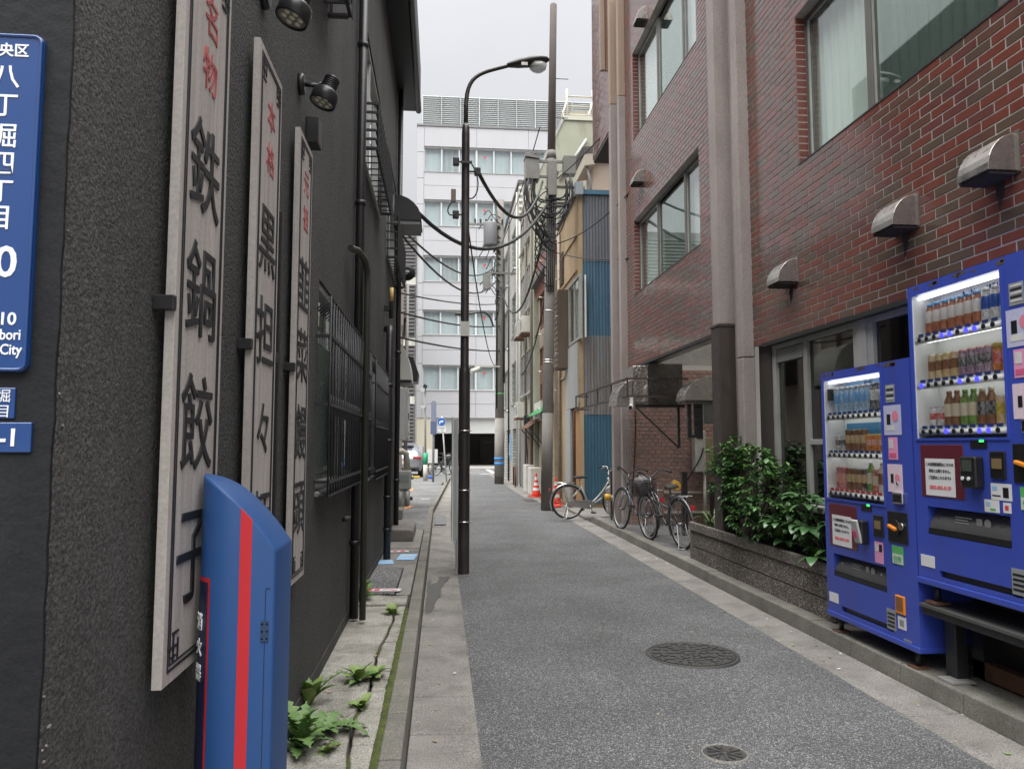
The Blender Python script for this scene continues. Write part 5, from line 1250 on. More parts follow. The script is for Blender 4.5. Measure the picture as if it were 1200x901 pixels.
MB().tube(bez((.13,9.2,4.58),(.02,9.2,4.5),(.05,9.2,4.35),(.16,9.2,4.42)),.009,6).build('drop_wire',black_metal,sl); MB().tube(bez((.33,9.2,5.1),(.50,9.2,4.9),(.44,9.2,4.6),(.33,9.2,4.62)),.009,6).build('drop_wire',black_metal,sl)
MB().box(.225,.335,9.155,9.158,2.88,3.06).build('notice_sticker',off_white,sl)
# sign board strapped to the lamp (edge-on from here)
sb=thing('sign_board',(.20,9.3,.05),'flat white-edged sign board strapped edge-on to the street lamp','sign board')
MB().box(.150,.188,9.05,9.62,.42,1.86).build('panel',mat('board_grey',(.36,.37,.36),.45,c2=(.28,.29,.28),vs=3),sb,bevel=.004); MB().box(.132,.149,9.04,9.64,.40,1.88).build('edge_trim',mat('board_edge',(.56,.60,.57),.5),sb)
for y in (9.1,9.5): MB().box(.189,.204,y-.015,y+.015,.01,1.86).build('batten',alu,sb)
for z in (.62,1.0,1.72): MB().tube([(.19,9.3,z),(.35,9.3,z),(.36,9.2,z),(.34,9.14,z),(.2,9.14,z)],.006,5).build('strap',steel,sb)

# ================================================================== utility poles and wires
pole_c=mat('pole_concrete',(.19,.175,.16),.8,c2=(.14,.13,.12),vs=2.5,fine=.2,fs=90,dirt=(.09,.08,.075),ds=2.5,damt=.6,bump=.3,bs=60,bd=.004)
pole_paint=mat('pole_brown_paint',(.13,.105,.092),.7,c2=(.10,.085,.075),vs=2,dirt=(.07,.06,.055),ds=3,damt=.4)
cable=mat('cable_black',(.014,.014,.015),.6); box_grey=mat('box_grey',(.22,.215,.195),.6,c2=(.17,.165,.15),vs=5,dirt=(.10,.09,.08),ds=4,damt=.5)
px,py=2.49,17.8
up=thing('utility_pole',(px,py,0),'tall concrete utility pole with grey boxes and tangled cables in front of the tan building','utility pole')
lean=Vector((.16/12.6,0,1))
def pp(z,dx=0,dy=0): return Vector((px+dx+.018*z,py+dy,z))
MB().tube([pp(-.1),pp(4),pp(8.6)],[.135,.125,.115],20).build('shaft',pole_c,up); MB().tube([pp(8.6),pp(12.5),pp(12.55)],[.10,.085,.06],20).build('upper_shaft',pole_paint,up); MB().tube([pp(8.55),pp(8.75)],[.125,.11],20).build('collar',pole_c,up)
for z in (.95,1.02,3.5,3.56,4.75,5.35,6.55,6.62): MB().tube([pp(z),pp(z+.03)],.140-.0025*z,18).build('band',steel if z<5 else black_metal,up)
MB().tube([pp(.5,0,-.005),pp(2.3,0,-.005)],[.1375,.133],20).build('lower_sleeve',mat('sleeve_grey',(.185,.172,.158),.8,c2=(.15,.14,.128),vs=3,dirt=(.11,.10,.09),ds=3,damt=.5),up)
for k in range(14):
    z=2.4+.45*k; s_=1 if k%2 else -1; MB().tube([pp(z,s_*.1),pp(z,s_*.26)],.009,6).build('step_bolt',steel,up)
for z in (9.6,10.6): MB().tube([pp(z,.05),pp(z,.40)],.010,6).build('step_bolt',black_metal,up)
def pbox(x0,x1,y0,y1,z0,z1,name='terminal_box'): return MB().box(x0,x1,y0,y1,z0,z1).build(name,box_grey,up,bevel=.012)
q=pbox(1.98,2.32,17.55,17.9,7.95,8.45); MB().obox((2.15,17.72,8.5),(.36,.4,.06),Matrix.Rotation(R(8),3,'Y')).build('box_lid',box_grey,q); pbox(2.92,3.22,17.6,17.85,8.12,8.58); pbox(2.53,2.74,17.52,17.66,7.55,8.4,'cable_box')
mb=MB(); mb.box(2.1,3.2,17.64,17.70,8.40,8.46); mb.box(2.7,3.5,17.9,17.95,7.86,7.92); mb.box(2.2,2.55,17.64,17.69,8.02,8.07); mb.build('cross_arm',box_grey,up)
random.seed(33); mb=MB()
for k in range(26):
    a=Vector((random.choice((2.05,2.15,2.25,2.95,3.05)),17.55+random.uniform(-.05,.15),random.uniform(7.9,8.1))); b=Vector((2.6+random.uniform(-.08,.1),17.6,random.uniform(6.2,7.6))); dx=-.35 if a.x<2.6 else .25
    mb.tube(bez(a,a+Vector((dx*random.uniform(.2,1),-.1,-.6)),b+Vector((dx*random.uniform(.3,1.2),-.1,-.15)),b,10),random.uniform(.010,.024),6)
for k in range(8):
    z=6.3+.2*k; mb.tube(bez(pp(z,-.12,-.1),pp(z-.2,-.5,-.15),pp(z-.7,-.45,-.1),pp(z-.9,-.1,-.1),10),.014,6)
for k in range(5): mb.tube([pp(8.0,-.1+.05*k,-.14),pp(6.0,-.1+.05*k,-.15),pp(5.2,-.08+.04*k,-.15)],.014,6)
mb.build('cable_bundle',cable,up)
mb=MB()
for k in range(12):
    a=random.uniform(0,6.28); mb.obox((2.15+.13*math.cos(a),17.72+.1*math.sin(a),8.56+random.uniform(0,.08)),(.05,.16,.05),Matrix.Rotation(a,3,'Z'))
for k in range(10): mb.obox(pp(7.3+.12*k,random.uniform(-.14,.14),-.16),(.07,.06,.09),Matrix.Rotation(random.random(),3,'Y'))
mb.build('connectors',mid_grey,up)['kind']='stuff'
# second pole
p2=thing('utility_pole',(2.30,29.9,0),'farther utility pole with a grey cylindrical transformer, in front of the white tiled building','utility pole')
MB().tube([(2.30,29.9,-.1),(2.33,29.9,6),(2.34,29.9,11.5)],[.19,.17,.14],18).build('shaft',pole_c,p2)
MB().tube([(2.30,29.9,.3),(2.312,29.9,2.6)],[.196,.186],18).build('lower_sleeve',mat('sleeve_pale',(.30,.285,.26),.8,c2=(.24,.23,.21),vs=3),p2); MB().lathe([(.26,9.55),(.28,9.6),(.28,10.45),(.26,10.5),(.1,10.55)],(1.92,29.75,0),18).build('transformer',mat('transformer',(.17,.17,.18),.5),p2)
mb=MB(); mb.box(.7,2.3,29.7,29.78,10.38,10.46); mb.box(1.6,2.3,29.7,29.78,9.5,9.58); mb.box(1.7,3.0,29.7,29.78,8.4,8.47); mb.build('cross_arm',box_grey,p2)
random.seed(35); mb=MB()
for k in range(22):
    z=random.uniform(7,11); a=Vector((2.33,29.75,z)); b=a+Vector((random.uniform(-.9,-.1),0,random.uniform(-.9,.4))); mb.tube(bez(a,a+Vector((-.5,0,.3)),b+Vector((.3,0,.5)),b,8),.018,5)
for k in range(6): mb.obox((1.3+.22*k,29.74,10.55),(.07,.07,.18))
mb.tube([(2.18,29.75,3),(2.17,29.75,11)],.03,6); mb.tube([(2.48,29.75,4),(2.47,29.75,9)],.04,6); mb.build('cable_bundle',cable,p2)
MB().box(1.62,1.92,29.6,29.8,7.75,8.35).build('switch_box',box_grey,p2,bevel=.01)
MB().tube(bez((2.2,29.8,5.6),(1.9,29.7,7.2),(1.7,29.6,6.8),(.9,29.5,6.7))[2:],.035,8).build('lamp_arm',black_metal,p2); MB().obox((.75,29.5,6.68),(.5,.2,.10),Matrix.Rotation(R(5),3,'Y')).build('lamp_head',black_metal,p2,bevel=.03)
MB().cyl((1.5,29.6,4.55),(1.15,29.5,4.42),.10,n=10).build('street_camera',off_white,p2); MB().box(1.3,2.3,29.6,29.66,4.62,4.68).build('camera_arm',off_white,p2)
for z in (.75,.95): MB().lathe([(.20,z),(.205,z+.05),(.20,z+.1)],(2.305,29.9,0),18).build('blue_band',mat('blue_tape',(.05,.25,.6),.5),p2)
MB().lathe([(.188,3.55),(.188,3.6)],(2.31,29.9,0),18).build('green_band',st_green,p2)
# wires
def wire(a,b,sag,r,label):
    o=MB().tube(catenary(a,b,sag,18),r,6).build('overhead_wire',cable); tag(o,label,'wire','overhead wires'); return o
wire((-.55,12.0,5.45),(2.55,17.6,7.4),.95,.036,'thickest black cable swooping from the left building to the near pole')
wire((.42,9.2,5.0),(2.4,17.6,7.9),.75,.028,'black cable sagging from the street lamp to the near pole')
wire((-.75,11.6,4.95),(2.2,29.8,8.2),.8,.022,'lower twin wire from the left building towards the far pole')
wire((-.75,11.7,5.05),(2.25,29.8,8.9),.7,.020,'upper twin wire from the left building towards the far pole')
wire((-.95,15.5,4.3),(2.3,29.8,6.3),.15,.022,'slack grey wire below the twin wires, crossing the alley')
wire((-.95,16.5,3.9),(2.3,29.8,5.3),.1,.024,'lowest wire crossing the alley in front of the white building')
wire((-.95,15,4.6),(2.3,29.8,7.2),.12,.018,'straight wire crossing the alley just above the slack grey wire')
wire((2.45,17.7,6.7),(2.35,29.8,7.9),1.5,.030,'heavy cable loop hanging between the two poles')
wire((2.75,17.7,8.0),(3.5,12.9,7.9),.1,.012,'thin wire from the near pole to the brick building at the top')
wire((2.7,17.7,6.4),(3.45,12.95,6.2),.2,.012,'thin wire rising from the near pole to the brick building')
wire((2.7,17.7,6.2),(3.45,13.0,4.9),.1,.012,'lower thin wire from the near pole down to the brick building')
wire((2.35,17.7,9.3),(2.35,29.8,9.6),.2,.014,'thin wire between the pole tops, left of the near pole')
wire((2.6,17.8,5.9),(3.0,24.0,5.0),.3,.018,'service wire from the near pole to the old brown house')
wire((2.6,17.8,5.7),(2.98,28.5,4.2),.6,.02,'low service wire from the near pole to the white tiled building')
wire((.30,9.3,4.4),(2.25,29.7,5.0),.9,.010,'very thin drooping wire behind the street lamp')
wire((-.6,12.2,3.6),(-.95,18,4.4),.3,.02,'tangle wire along the end of the dark building')
o=thing('cable_coil',(-.55,12.4,4.4),'coil of spare black cable hanging at the end of the dark building','cable coil')
random.seed(2)
for k in range(5):
    r_=.07+.016*k; MB().tube([(-.60+r_*math.cos(a*.35),12.4+.03*k,4.42+.9*r_*math.sin(a*.35)) for a in range(18)],.016,6,closed=True).build('loop',cable,o)

# ================================================================== left side beyond the dark building
l2=thing('beige_building',(-1.0,16,0),'narrow pale beige building behind the dark stucco building on the left','building')
beige=mat('beige_wall',(.44,.38,.34),.8,c2=(.36,.31,.28),vs=1.5,fine=.15,dirt=(.22,.19,.17),ds=2,damt=.5)
MB().box(-6,-.98,13.4,19.2,0,5.7).build('wall',beige,l2); MB().box(-6,-.93,13.4,19.3,5.71,5.85).build('roof_edge',mid_grey,l2)
for z in (1.5,2.7,3.9,5.1): MB().box(-.979,-.90,15.0,15.1,z,z+.06).build('pipe_bracket',alu,l2)
MB().tube([(-.90,15.05,.1),(-.90,15.05,5.6)],.04,8).build('drain_pipe',off_white,l2); MB().tube([(-.86,14.2,.1),(-.86,14.2,5.4)],.05,8).build('drain_pipe',pole_brown,l2); MB().tube([(-.88,18.9,.1),(-.88,18.9,5.6)],.045,8).build('drain_pipe',mid_grey,l2)
# hood, cabinet, gas meter
o=thing('canopy_hood',(-.8,14.5,2.72),'grey-white quarter-round canopy hood over the white cabinet','canopy hood')
hp=[(-.98,2.74),(-.98,3.54)]+[(-.98+.42*math.sin(R(90*k/10)),2.74+.80*math.cos(R(90*k/10))) for k in range(1,11)]
MB().prism(hp,'y',13.9,14.9).build('shell',mat('hood_grey',(.46,.46,.43),.5,c2=(.40,.40,.37),vs=3),o,bevel=.006); MB().box(-.98,-.56,13.92,14.88,2.69,2.735).build('lip',black_metal,o)
o=thing('black_hood',(-.6,16.5,3.0),'small black hood seen behind the canopy hood','hood'); MB().prism([(-.98,2.9),(-.98,3.5),(-.62,3.45),(-.50,3.1),(-.52,2.9)],'y',16.2,17.0).build('shell',black_metal,o,bevel=.02)
o=thing('wall_cabinet',(-.8,14.3,1.62),'large light grey wall cabinet on the left, under the canopy hood','cabinet')
MB().box(-.98,-.63,13.7,14.5,1.63,2.58).build('case',light_grey,o,bevel=.01); MB().box(-.628,-.60,13.72,14.48,1.66,2.55).build('door',light_grey,o,bevel=.006); MB().box(-.602,-.585,13.8,13.86,2.0,2.12).build('handle',black_metal,o)
for z in (1.75,2.45): MB().box(-.605,-.58,13.74,13.78,z-.03,z+.03).build('hinge',alu,o)
gm=mat('meter_grey',(.36,.37,.35),.5,c2=(.30,.31,.29),vs=6,dirt=(.18,.17,.15),ds=5,damt=.5)
o=thing('gas_meter',(-.62,12.9,.5),'light grey gas meter with elbow pipes at the end of the dark wall','gas meter')
MB().box(-.73,-.50,12.75,12.98,.80,1.12).build('upper_case',gm,o,bevel=.025); MB().box(-.72,-.515,12.78,12.95,.52,.79).build('lower_case',gm,o,bevel=.04)
for x in (-.675,-.555): MB().tube([(x,12.80,.55),(x,12.745,.55),(x,12.745,.78)],.035,8).build('port',gm,o)
MB().tube([(-.80,12.75,1.30),(-.76,12.75,1.42),(-.66,12.78,1.44),(-.585,12.8,1.40),(-.575,12.85,1.28),(-.575,12.87,1.12)],.055,10).build('elbow_pipe',mat('pipe_cream',(.40,.37,.30),.55),o); MB().tube([(-.80,12.75,1.30),(-.80,12.75,.2)],.05,10).build('supply_pipe',rust,o)
MB().cyl((-.50,12.86,1.0),(-.46,12.86,1.0),.035,n=10).build('valve',alu,o); MB().cyl((-.515,12.86,.65),(-.47,12.86,.65),.03,n=10).build('valve',black_metal,o)
MB().box(-.70,-.53,12.741,12.749,.93,1.05).build('dial_window',mat('dial_pane',(.25,.27,.26),.2),o)
o=thing('concrete_plinth',(-.75,15.5,.1),'row of low dark blocks along the base of the beige building','plinth')
for k,y in enumerate((14.8,15.6,16.6)): MB().box(-.97,-.74-.04*k,y,y+.5,.11,.30).build('block',concrete,o,bevel=.02)
# parking lot : car, louvred building, posts
lv=thing('louvred_building',(-3,44,0),'grey building with horizontal louvre strips behind the parking lot','building')
lg=mat('louvre_grey',(.15,.145,.145),.6,c2=(.12,.115,.115),vs=3)
MB().box(-9,-1.62,44,50,0,14.5).build('wall',mat('louvre_back',(.10,.097,.097),.7),lv)
mb=MB()
for k in range(66):
    z=.3+.21*k
    if 3.8<z<4.4 or 7.2<z<7.9 or 10.8<z<11.4: continue
    MB().box(-9,-1.58,43.86,43.99,z,z+.13).build('louvre',lg,lv)
for z in (3.9,7.3,10.9): MB().box(-9,-1.55,43.84,43.995,z,z+.45).build('floor_band',off_white,lv)
MB().box(-1.50,-1.42,43.7,43.8,0,14).build('corner_pipe',alu,lv)
car=thing('parked_car',(-1.75,35.5,.11),'silver hatchback car parked tail-on in the lot on the left','car')
cp=mat('silver_car_paint',(.36,.38,.42),.22,metal=.6,coat=1.0); cg=mat('car_glass',(.02,.022,.025),.06,coat=1)
cx=-1.72; secs=[ # y, half width, z bottom, belt z, roof z, roof half width
 (33.55,.70,.42,.75,.80,.60),(33.62,.84,.32,.92,1.0,.62),(33.85,.90,.28,.98,1.18,.60),(34.3,.91,.26,.97,1.43,.58),(35.2,.91,.26,.95,1.50,.60),(36.0,.91,.26,.93,1.42,.56),(36.6,.90,.26,.90,1.05,.60),(37.4,.86,.28,.80,.84,.60),(37.8,.70,.35,.62,.66,.5)]
v=[];f=[]
for (y,w,zb_,bz,rz_,rw_) in secs: v+=[(cx+sx_*ww,y,zz+.11) for sx_,ww,zz in ((-1,w*.94,zb_),(-1,w,(zb_+bz)/2),(-1,w*.97,bz),(-1,rw_,rz_-.02),(0,rw_,rz_),(1,rw_,rz_-.02),(1,w*.97,bz),(1,w,(zb_+bz)/2),(1,w*.94,zb_))]
for i in range(len(v)): 
    if i%9==4: v[i]=(cx,v[i][1],v[i][2])
K=9
for i in range(len(secs)-1):
    for k in range(K): f.append((i*K+k,i*K+(k+1)%K,(i+1)*K+(k+1)%K,(i+1)*K+k))
f+=[tuple(range(K)),tuple((len(secs)-1)*K+k for k in reversed(range(K)))]
b=MB().add(v,f,0,True).build('body',cp,car)
MB().add([(cx-.56,33.83,1.13),(cx+.56,33.83,1.13),(cx+.52,34.22,1.46),(cx-.52,34.22,1.46),(cx-.56,33.78,1.10),(cx+.56,33.78,1.10),(cx+.52,34.17,1.47),(cx-.52,34.17,1.47)],[(0,1,2,3),(4,7,6,5),(0,4,5,1),(1,5,6,2),(2,6,7,3),(3,7,4,0)]).build('rear_window',cg,car)
for s_ in (-1,1):
    MB().prism([(34.4,1.08),(36.2,1.06),(35.9,1.46),(34.6,1.50)],'x',cx+s_*.70,cx+s_*.885).build('side_window',cg,car)
    MB().box(cx+s_*.48,cx+s_*.86,33.52,33.72,.93,1.04).build('tail_light',mat('tail_red',(.35,.02,.03),.2,coat=1),car,bevel=.02)
    for y in (34.3,36.9): 
        w=MB().lathe([(.32,-.11),(.335,-.08),(.335,.08),(.32,.11)],(cx+s_*.80,y,.445),24,axis='x').build('wheel',rubber,car); MB().lathe([(.21,-.005),(.19,.004)],(cx+s_*.912,y,.445),18,axis='x').build('rim',alu,w)
    MB().box(cx+s_*.93-.03,cx+s_*.93+.03,36.1,36.25,1.03,1.13).build('mirror',cp,car,bevel=.02); MB().cyl((cx+s_*.55,33.50,.45),(cx+s_*.55,33.7,.45),.05,n=10).build('exhaust',steel,car)
MB().box(cx-.75,cx+.75,33.50,33.70,.38,.56).build('lower_bumper',rubber,car,bevel=.03); MB().box(cx-.18,cx+.18,33.50,33.545,.70,.84).build('licence_plate',off_white,car)
MB().prism([(33.95,1.53),(34.45,1.63),(34.45,1.60),(34.0,1.50)],'x',cx-.5,cx+.5).build('spoiler',cp,car)
o=MB().box(-2.5,-.9,32.7,32.85,.11,.21).build('wheel_stop',yellow_paint,bevel=.02); tag(o,'yellow wheel stop behind the silver car','wheel stop')
b3=copy_tree(b2); b3.location=(-.30,35.6,.11); b3.rotation_euler=(0,0,R(20)); b3['label']='far bicycle in the lot beyond the sign posts'
b4=copy_tree(b1); b4.location=(-.75,36.8,.11); b4.rotation_euler=(0,0,R(10)); b4['label']='farthest bicycle parked right of the silver car'
# slim lamp mast with floodlights and green sleeve
o=thing('lamp_mast',(-.62,30.5,.11),'thin steel mast with two small floodlights and a green sleeve at its foot','lamp mast')
MB().cyl((-.62,30.5,.11),(-.66,30.5,3.85),.05,.035,10).build('mast',mid_grey,o); MB().cyl((-.62,30.5,.11),(-.62,30.5,.75),.09,n=12).build('foot_sleeve',off_white,o); MB().cyl((-.62,30.5,.76),(-.62,30.5,1.22),.092,n=12).build('green_sleeve',mat('sleeve_green',(.02,.33,.15),.5),o)
for z,dx in ((3.72,-.1),(3.05,-.08),(3.9,0)): MB().obox((-.66+dx,30.4,z),(.16,.12,.13),Matrix.Rotation(R(30),3,'Y')).build('floodlight',light_grey if z<3.8 else black_metal,o,bevel=.01)
# blue information post seen from the back
o=thing('sign_pole',(-.30,29.5,.11),'grey pole with a tall narrow sign seen from behind','sign pole')
MB().cyl((-.30,29.5,.11),(-.30,29.5,3.2),.045,n=12).build('pole',mat('pole_grey',(.22,.23,.25),.5),o); MB().prism(rrect(-.40,-.20,2.0,3.25,.09),'y',29.40,29.44).build('panel',mat('panel_grey',(.24,.25,.29),.4,c2=(.16,.19,.30),vs=4),o)
MB().box(-.42,-.18,29.37,29.395,1.95,2.45).build('small_panel',mat('panel_blue',(.10,.13,.22),.4),o)
# one-way direction sign
o=thing('direction_sign',(.10,29.2,.11),'round blue sign with a white right-turn arrow and a small plate below','traffic sign')
MB().tube([(.22,29.2,.11),(.02,29.2,2.65)],.03,10).build('pole',light_grey,o)
MB().lathe([(.15,-.006),(.15,.006)],(.0,29.15,2.43),32,axis='y').build('disc',mat('sign_blue',(.02,.13,.48),.35),o); MB().lathe([(.158,-.004),(.158,.004)],(.0,29.158,2.43),32,axis='y').build('rim',white_enamel,o)
ar=[(-.13,2.30),(-.13,2.42),(-.08,2.49),(.02,2.50),(.02,2.55),(.15,2.455),(.02,2.36),(.02,2.42),(-.03,2.41),(-.06,2.38),(-.06,2.30)]
MB().prism([(p[0]*.66,2.43+(p[1]-2.43)*.66) for p in ar],'y',29.138,29.143).build('arrow',white_enamel,o)
pl_=MB().box(-.12,.18,29.14,29.152,2.05,2.25).build('supplementary_plate',white_enamel,o); text('自転車を除く',(.03,29.139,2.19),.046,'-y',ink,pl_,bold=.001); text('8-20',(.03,29.139,2.11),.055,'-y',ink,pl_,bold=.001)
o=thing('notice_panel',(-.45,33.2,.11),'small white notice panel on a stand beside the far bicycles','notice panel'); MB().box(-.62,-.15,33.2,33.24,.75,1.35).build('panel',white_paint,o,bevel=.008); MB().box(-.42,-.36,33.21,33.23,.11,.75).build('leg',mid_grey,o)
o=MB().box(-.60,-.36,31.9,32.2,.11,.24).build('blue_tray',mat('tray_blue',(.03,.13,.5),.5),bevel=.02); tag(o,'small bright blue tray on the ground by the thin mast','tray')

# ================================================================== far white office building
fb=thing('office_building',(5,56,0),'white panelled office building with ribbon windows closing the end of the alley','building')
YF=54.0; panel=mat('white_panel',(.49,.49,.51),.4,c2=(.465,.465,.485),vs=.4,dirt=(.41,.41,.43),ds=.8,damt=.3); joint=mat('panel_joint',(.30,.30,.31),.8)
rowsz=[(5.45,7.25),(9.45,11.25),(13.35,15.25),(17.45,19.4),(21.5,23.4)]
wins=[(-1.4,16.0,a,b) for a,b in rowsz]
mb=MB(); wall_cells(mb,'y',YF,YF+.5,-1.9,18,3.45,24.9,wins); mb.box(-1.9,-1.6,YF+.5,YF+18,0,24.9); mb.box(-1.6,18,YF+17,YF+18,0,24.9); mb.box(-1.6,18,YF+.5,YF+17,24.4,24.9); mb.build('wall',joint,fb)
# cladding panels
zs=[3.45]+[q for r_ in rowsz for q in r_]+[24.9]
xsx=[-1.4,2.45,6.3,10.15,14.0,18]
for k in range(0,len(zs),2):
    a,b=zs[k],zs[k+1]; m_=(a+b)/2
    for i in range(len(xsx)-1):
        for (p,q) in ((a,m_),(m_,b)) if k+1<len(zs)-1 else ((a,b),): MB().box(xsx[i]+.012,xsx[i+1]-.012,YF-.06,YF-.002,p+.012,q-.012).build('cladding_panel',panel,fb)
z=3.45
while z<24.8: MB().box(-1.9,-1.412,YF-.06,YF-.002,z+.012,min(z+1.94,24.9)-.012).build('cladding_panel',panel,fb); z+=1.95
wframe=mat('white_frame',(.60,.61,.62),.4); vblind=mat('vertical_blind',(.80,.85,.86),.7,c2=(.68,.74,.76),vs=2.2,stretch=(5,1,.05))
g_far=glass('far_glass',(.97,.99,.99),.98,.05,.8); tri=mat('red_triangle',(.6,.05,.06),.5)
random.seed(40)
for (a,b) in rowsz:
    wn_=None
    for i in range(len(xsx)-2):
        x0,x1=xsx[i],xsx[i+1]; mb=MB(); t=.06
        mb.box(x0,x1,YF+.08,YF+.2,b-.12,b); mb.box(x0,x1,YF+.08,YF+.2,a,a+t)
        for k in range(4): x=x0+(x1-x0)*k/3; hw=.05 if k in (1,2) else .07; mb.box(max(x-hw,x0),min(x+hw,x1),YF+.08,YF+.2,a+t,b-.12)
        w=mb.build('window',wframe,fb)
        for k in range(3):
            p=x0+(x1-x0)*k/3+.05; q=x0+(x1-x0)*(k+1)/3-.05; MB().box(p,q,YF+.13,YF+.14,a+t,b-.12).build('pane',g_far,w)
            v=[];f=[];n=13; op=random.random()<.12
            for j in range(n):
                xa=p+(q-p)*j/n; xb=xa+(q-p)/n*(.95 if not op else .5); d=.05 if not op else .02; bz=len(v); v+=[(xa,YF+.30,a),(xb,YF+.30+d,a),(xb,YF+.30+d,b),(xa,YF+.30,b)]; f.append((bz,bz+1,bz+2,bz+3))
            MB().add(v,f).build('blind',vblind,w,recalc=False)
        if i==1:
            xc=x0+.62; MB().prism([(xc-.13,a+1.35),(xc+.13,a+1.35),(xc,a+1.13)],'y',YF+.118,YF+.128).build('rescue_mark',tri,w)
    MB().box(-1.4,14.0,YF-.10,YF+.075,a-.05,a-.004).build('window_sill',alu_dull,fb); MB().box(-1.4,14.0,YF+.55,YF+.6,a-.2,b+.2).build('inner_partition',mat('inner_wall',(.30,.31,.30),.9),fb)
    MB().box(-1.4,14.0,YF+.01,YF+.07,b-.10,b+.0).build('window_head',alu_dull,fb)
MB().box(-1.95,18,YF-.12,YF+.3,24.91,25.05).build('parapet_cap',mid_grey,fb)
# rooftop louvre screen
mb=MB(); scr=mat('screen_grey',(.46,.48,.48),.5,c2=(.42,.44,.44),vs=1)
rs=thing('x',(0,0,0),'x','x'); bpy.data.objects.remove(rs)
ls=MB().box(-1.62,18,YF+1.2,YF+1.3,25.1,27.75).build('rooftop_screen',mat('screen_back',(.32,.335,.335),.6),fb)
for k in range(17): MB().obox((8.2,YF+1.12,25.22+.155*k),(19.6,.13,.05),Matrix.Rotation(R(-35),3,'X')).build('screen_slat',scr,ls)
for k in range(14): MB().box(-1.6+1.42*k,-1.54+1.42*k,YF+.98,YF+1.04,25.06,27.8).build('screen_post',wframe if k%3==0 else scr,ls)
# ground floor : pale soffit beam, cream pier, dark garage
gar=mat('garage_dark',(.10,.095,.09),.8); MB().box(-.55,18,YF+.2,YF+.6,2.36,3.44).build('garage_beam',mat('beam_white',(.55,.56,.55),.6),fb)
MB().box(-1.9,-.56,YF-.02,YF+6,.0,3.44).build('pier',mat('cream_pier',(.60,.56,.44),.6),fb)
mb=MB(); mb.box(-.55,18,YF+10,YF+10.2,0,3.4); mb.box(-.55,18,YF+.6,YF+10,3.0,3.2); mb.build('garage_wall',gar,fb)
MB().box(3.3,5.6,YF+9.9,YF+9.98,.03,2.2).build('garage_door',mat('garage_door',(.14,.135,.13),.6),fb); MB().box(3.6,4.6,YF+9.86,YF+9.89,1.7,1.85).build('garage_sign',mid_grey,fb)
van=thing('white_van',(7.2,57,.03),'white van nose just visible inside the garage on the right','van')
vsx=[(56.3,.75,.45,1.0,.7),(56.5,.85,.35,1.5,.8),(57.2,.88,.3,2.0,.8),(60.5,.88,.3,2.05,.8)]
v=[];f=[]
for (y,w,z0,z1,wt) in vsx: v+=[(7.0-w,y,z0),(7.0-w,y,(z0+z1)*.55),(7.0-wt,y,z1),(7.0+wt,y,z1),(7.0+w,y,(z0+z1)*.55),(7.0+w,y,z0)]
for i in range(3):
    for k in range(6): f.append((i*6+k,i*6+(k+1)%6,(i+1)*6+(k+1)%6,(i+1)*6+k))
f+=[tuple(range(6)),tuple(18+k for k in reversed(range(6)))]
MB().add(v,f,0,False).build('body',white_paint,van,bevel=.05)
for y in (57.0,59.6): MB().lathe([(.3,-.1),(.3,.1)],(6.2,y,.33),20,axis='x').build('wheel',rubber,van)
MB().prism([(57.1,1.25),(58.2,1.25),(58.2,1.8),(57.5,1.85)],'x',6.10,6.16).build('side_window',cg,van)
MB().box(6.6,7.4,56.33,56.5,1.2,1.45).build('windscreen',cg,van)

# ================================================================== right side beyond the brick building
tb=thing('tan_building',(4,18.8,0),'weathered tan mortar building with a blue and rusty corrugated side wall','building')
tanw=mat('tan_mortar',(.40,.29,.165),.85,c2=(.32,.23,.13),vs=1.2,fine=.18,dirt=(.13,.10,.075),ds=1.6,damt=.75,dstretch=(1,1,.22),bump=.3,bs=30,bd=.006)
TW=[(17.35,18.9,4.05,5.6),(17.3,18.6,.1,2.55)]
XT=3.26
mb=MB(); wall_cells(mb,'x',XT,XT+.3,17.62,20.6,0,7.6,TW); mb.box(XT+.3,8,20.3,20.6,0,7.6); mb.box(XT+.3,8,17.62,17.8,0,7.6); mb.build('wall',tanw,tb)
MB().prism([(17.55,7.6),(20.7,7.6),(20.7,7.72),(17.55,7.72)],'x',XT-.08,8).build('roof',mat('roof_grey',(.12,.115,.11),.8),tb)
MB().box(XT-.09,XT+.1,17.40,17.6,7.55,7.86).build('roof_corner_cap',mat('zinc',(.30,.33,.36),.5,metal=.4),tb)
# corrugated sheets facing the camera: three courses, blue and bare
def corrugated(x0,x1,z0,z1,y,m):
    v=[];f=[];n=int((x1-x0)/.0125)
    for i in range(n+1):
        x=x0+(x1-x0)*i/n; yy=y-.012*math.cos(2*math.pi*(x-x0)/.075); v+=[(x,yy,z0),(x,yy,z1)]
        if i: b=2*(i-1); f.append((b,b+2,b+3,b+1))
    return MB().add(v,f,0,True).build('corrugated_sheet',m,tb,recalc=False)
def corr_mat(name,c,c2,streak,damt):
    return mat(name,c,.55,metal=.1,c2=c2,vs=2.0,stretch=(6,1,.25),dirt=streak,ds=2.6,damt=damt,dstretch=(6,1,.2),fine=.2,fs=60)
blue1=corr_mat('corrugated_blue',(.045,.125,.20),(.07,.15,.22),(.05,.035,.025),.85); bare=corr_mat('corrugated_bare',(.20,.215,.225),(.14,.14,.14),(.13,.075,.035),.9); blue2=corr_mat('corrugated_blue_low',(.045,.125,.185),(.035,.10,.155),(.03,.04,.05),.6)
corrugated(3.36,4.5,.18,2.30,17.575,blue2); corrugated(3.36,4.5,2.26,4.15,17.565,bare); corrugated(3.36,4.5,4.11,6.0,17.575,blue1); corrugated(3.36,4.5,5.96,7.60,17.565,corr_mat('corrugated_weathered',(.15,.165,.19),(.11,.12,.135),(.10,.07,.045),.8))
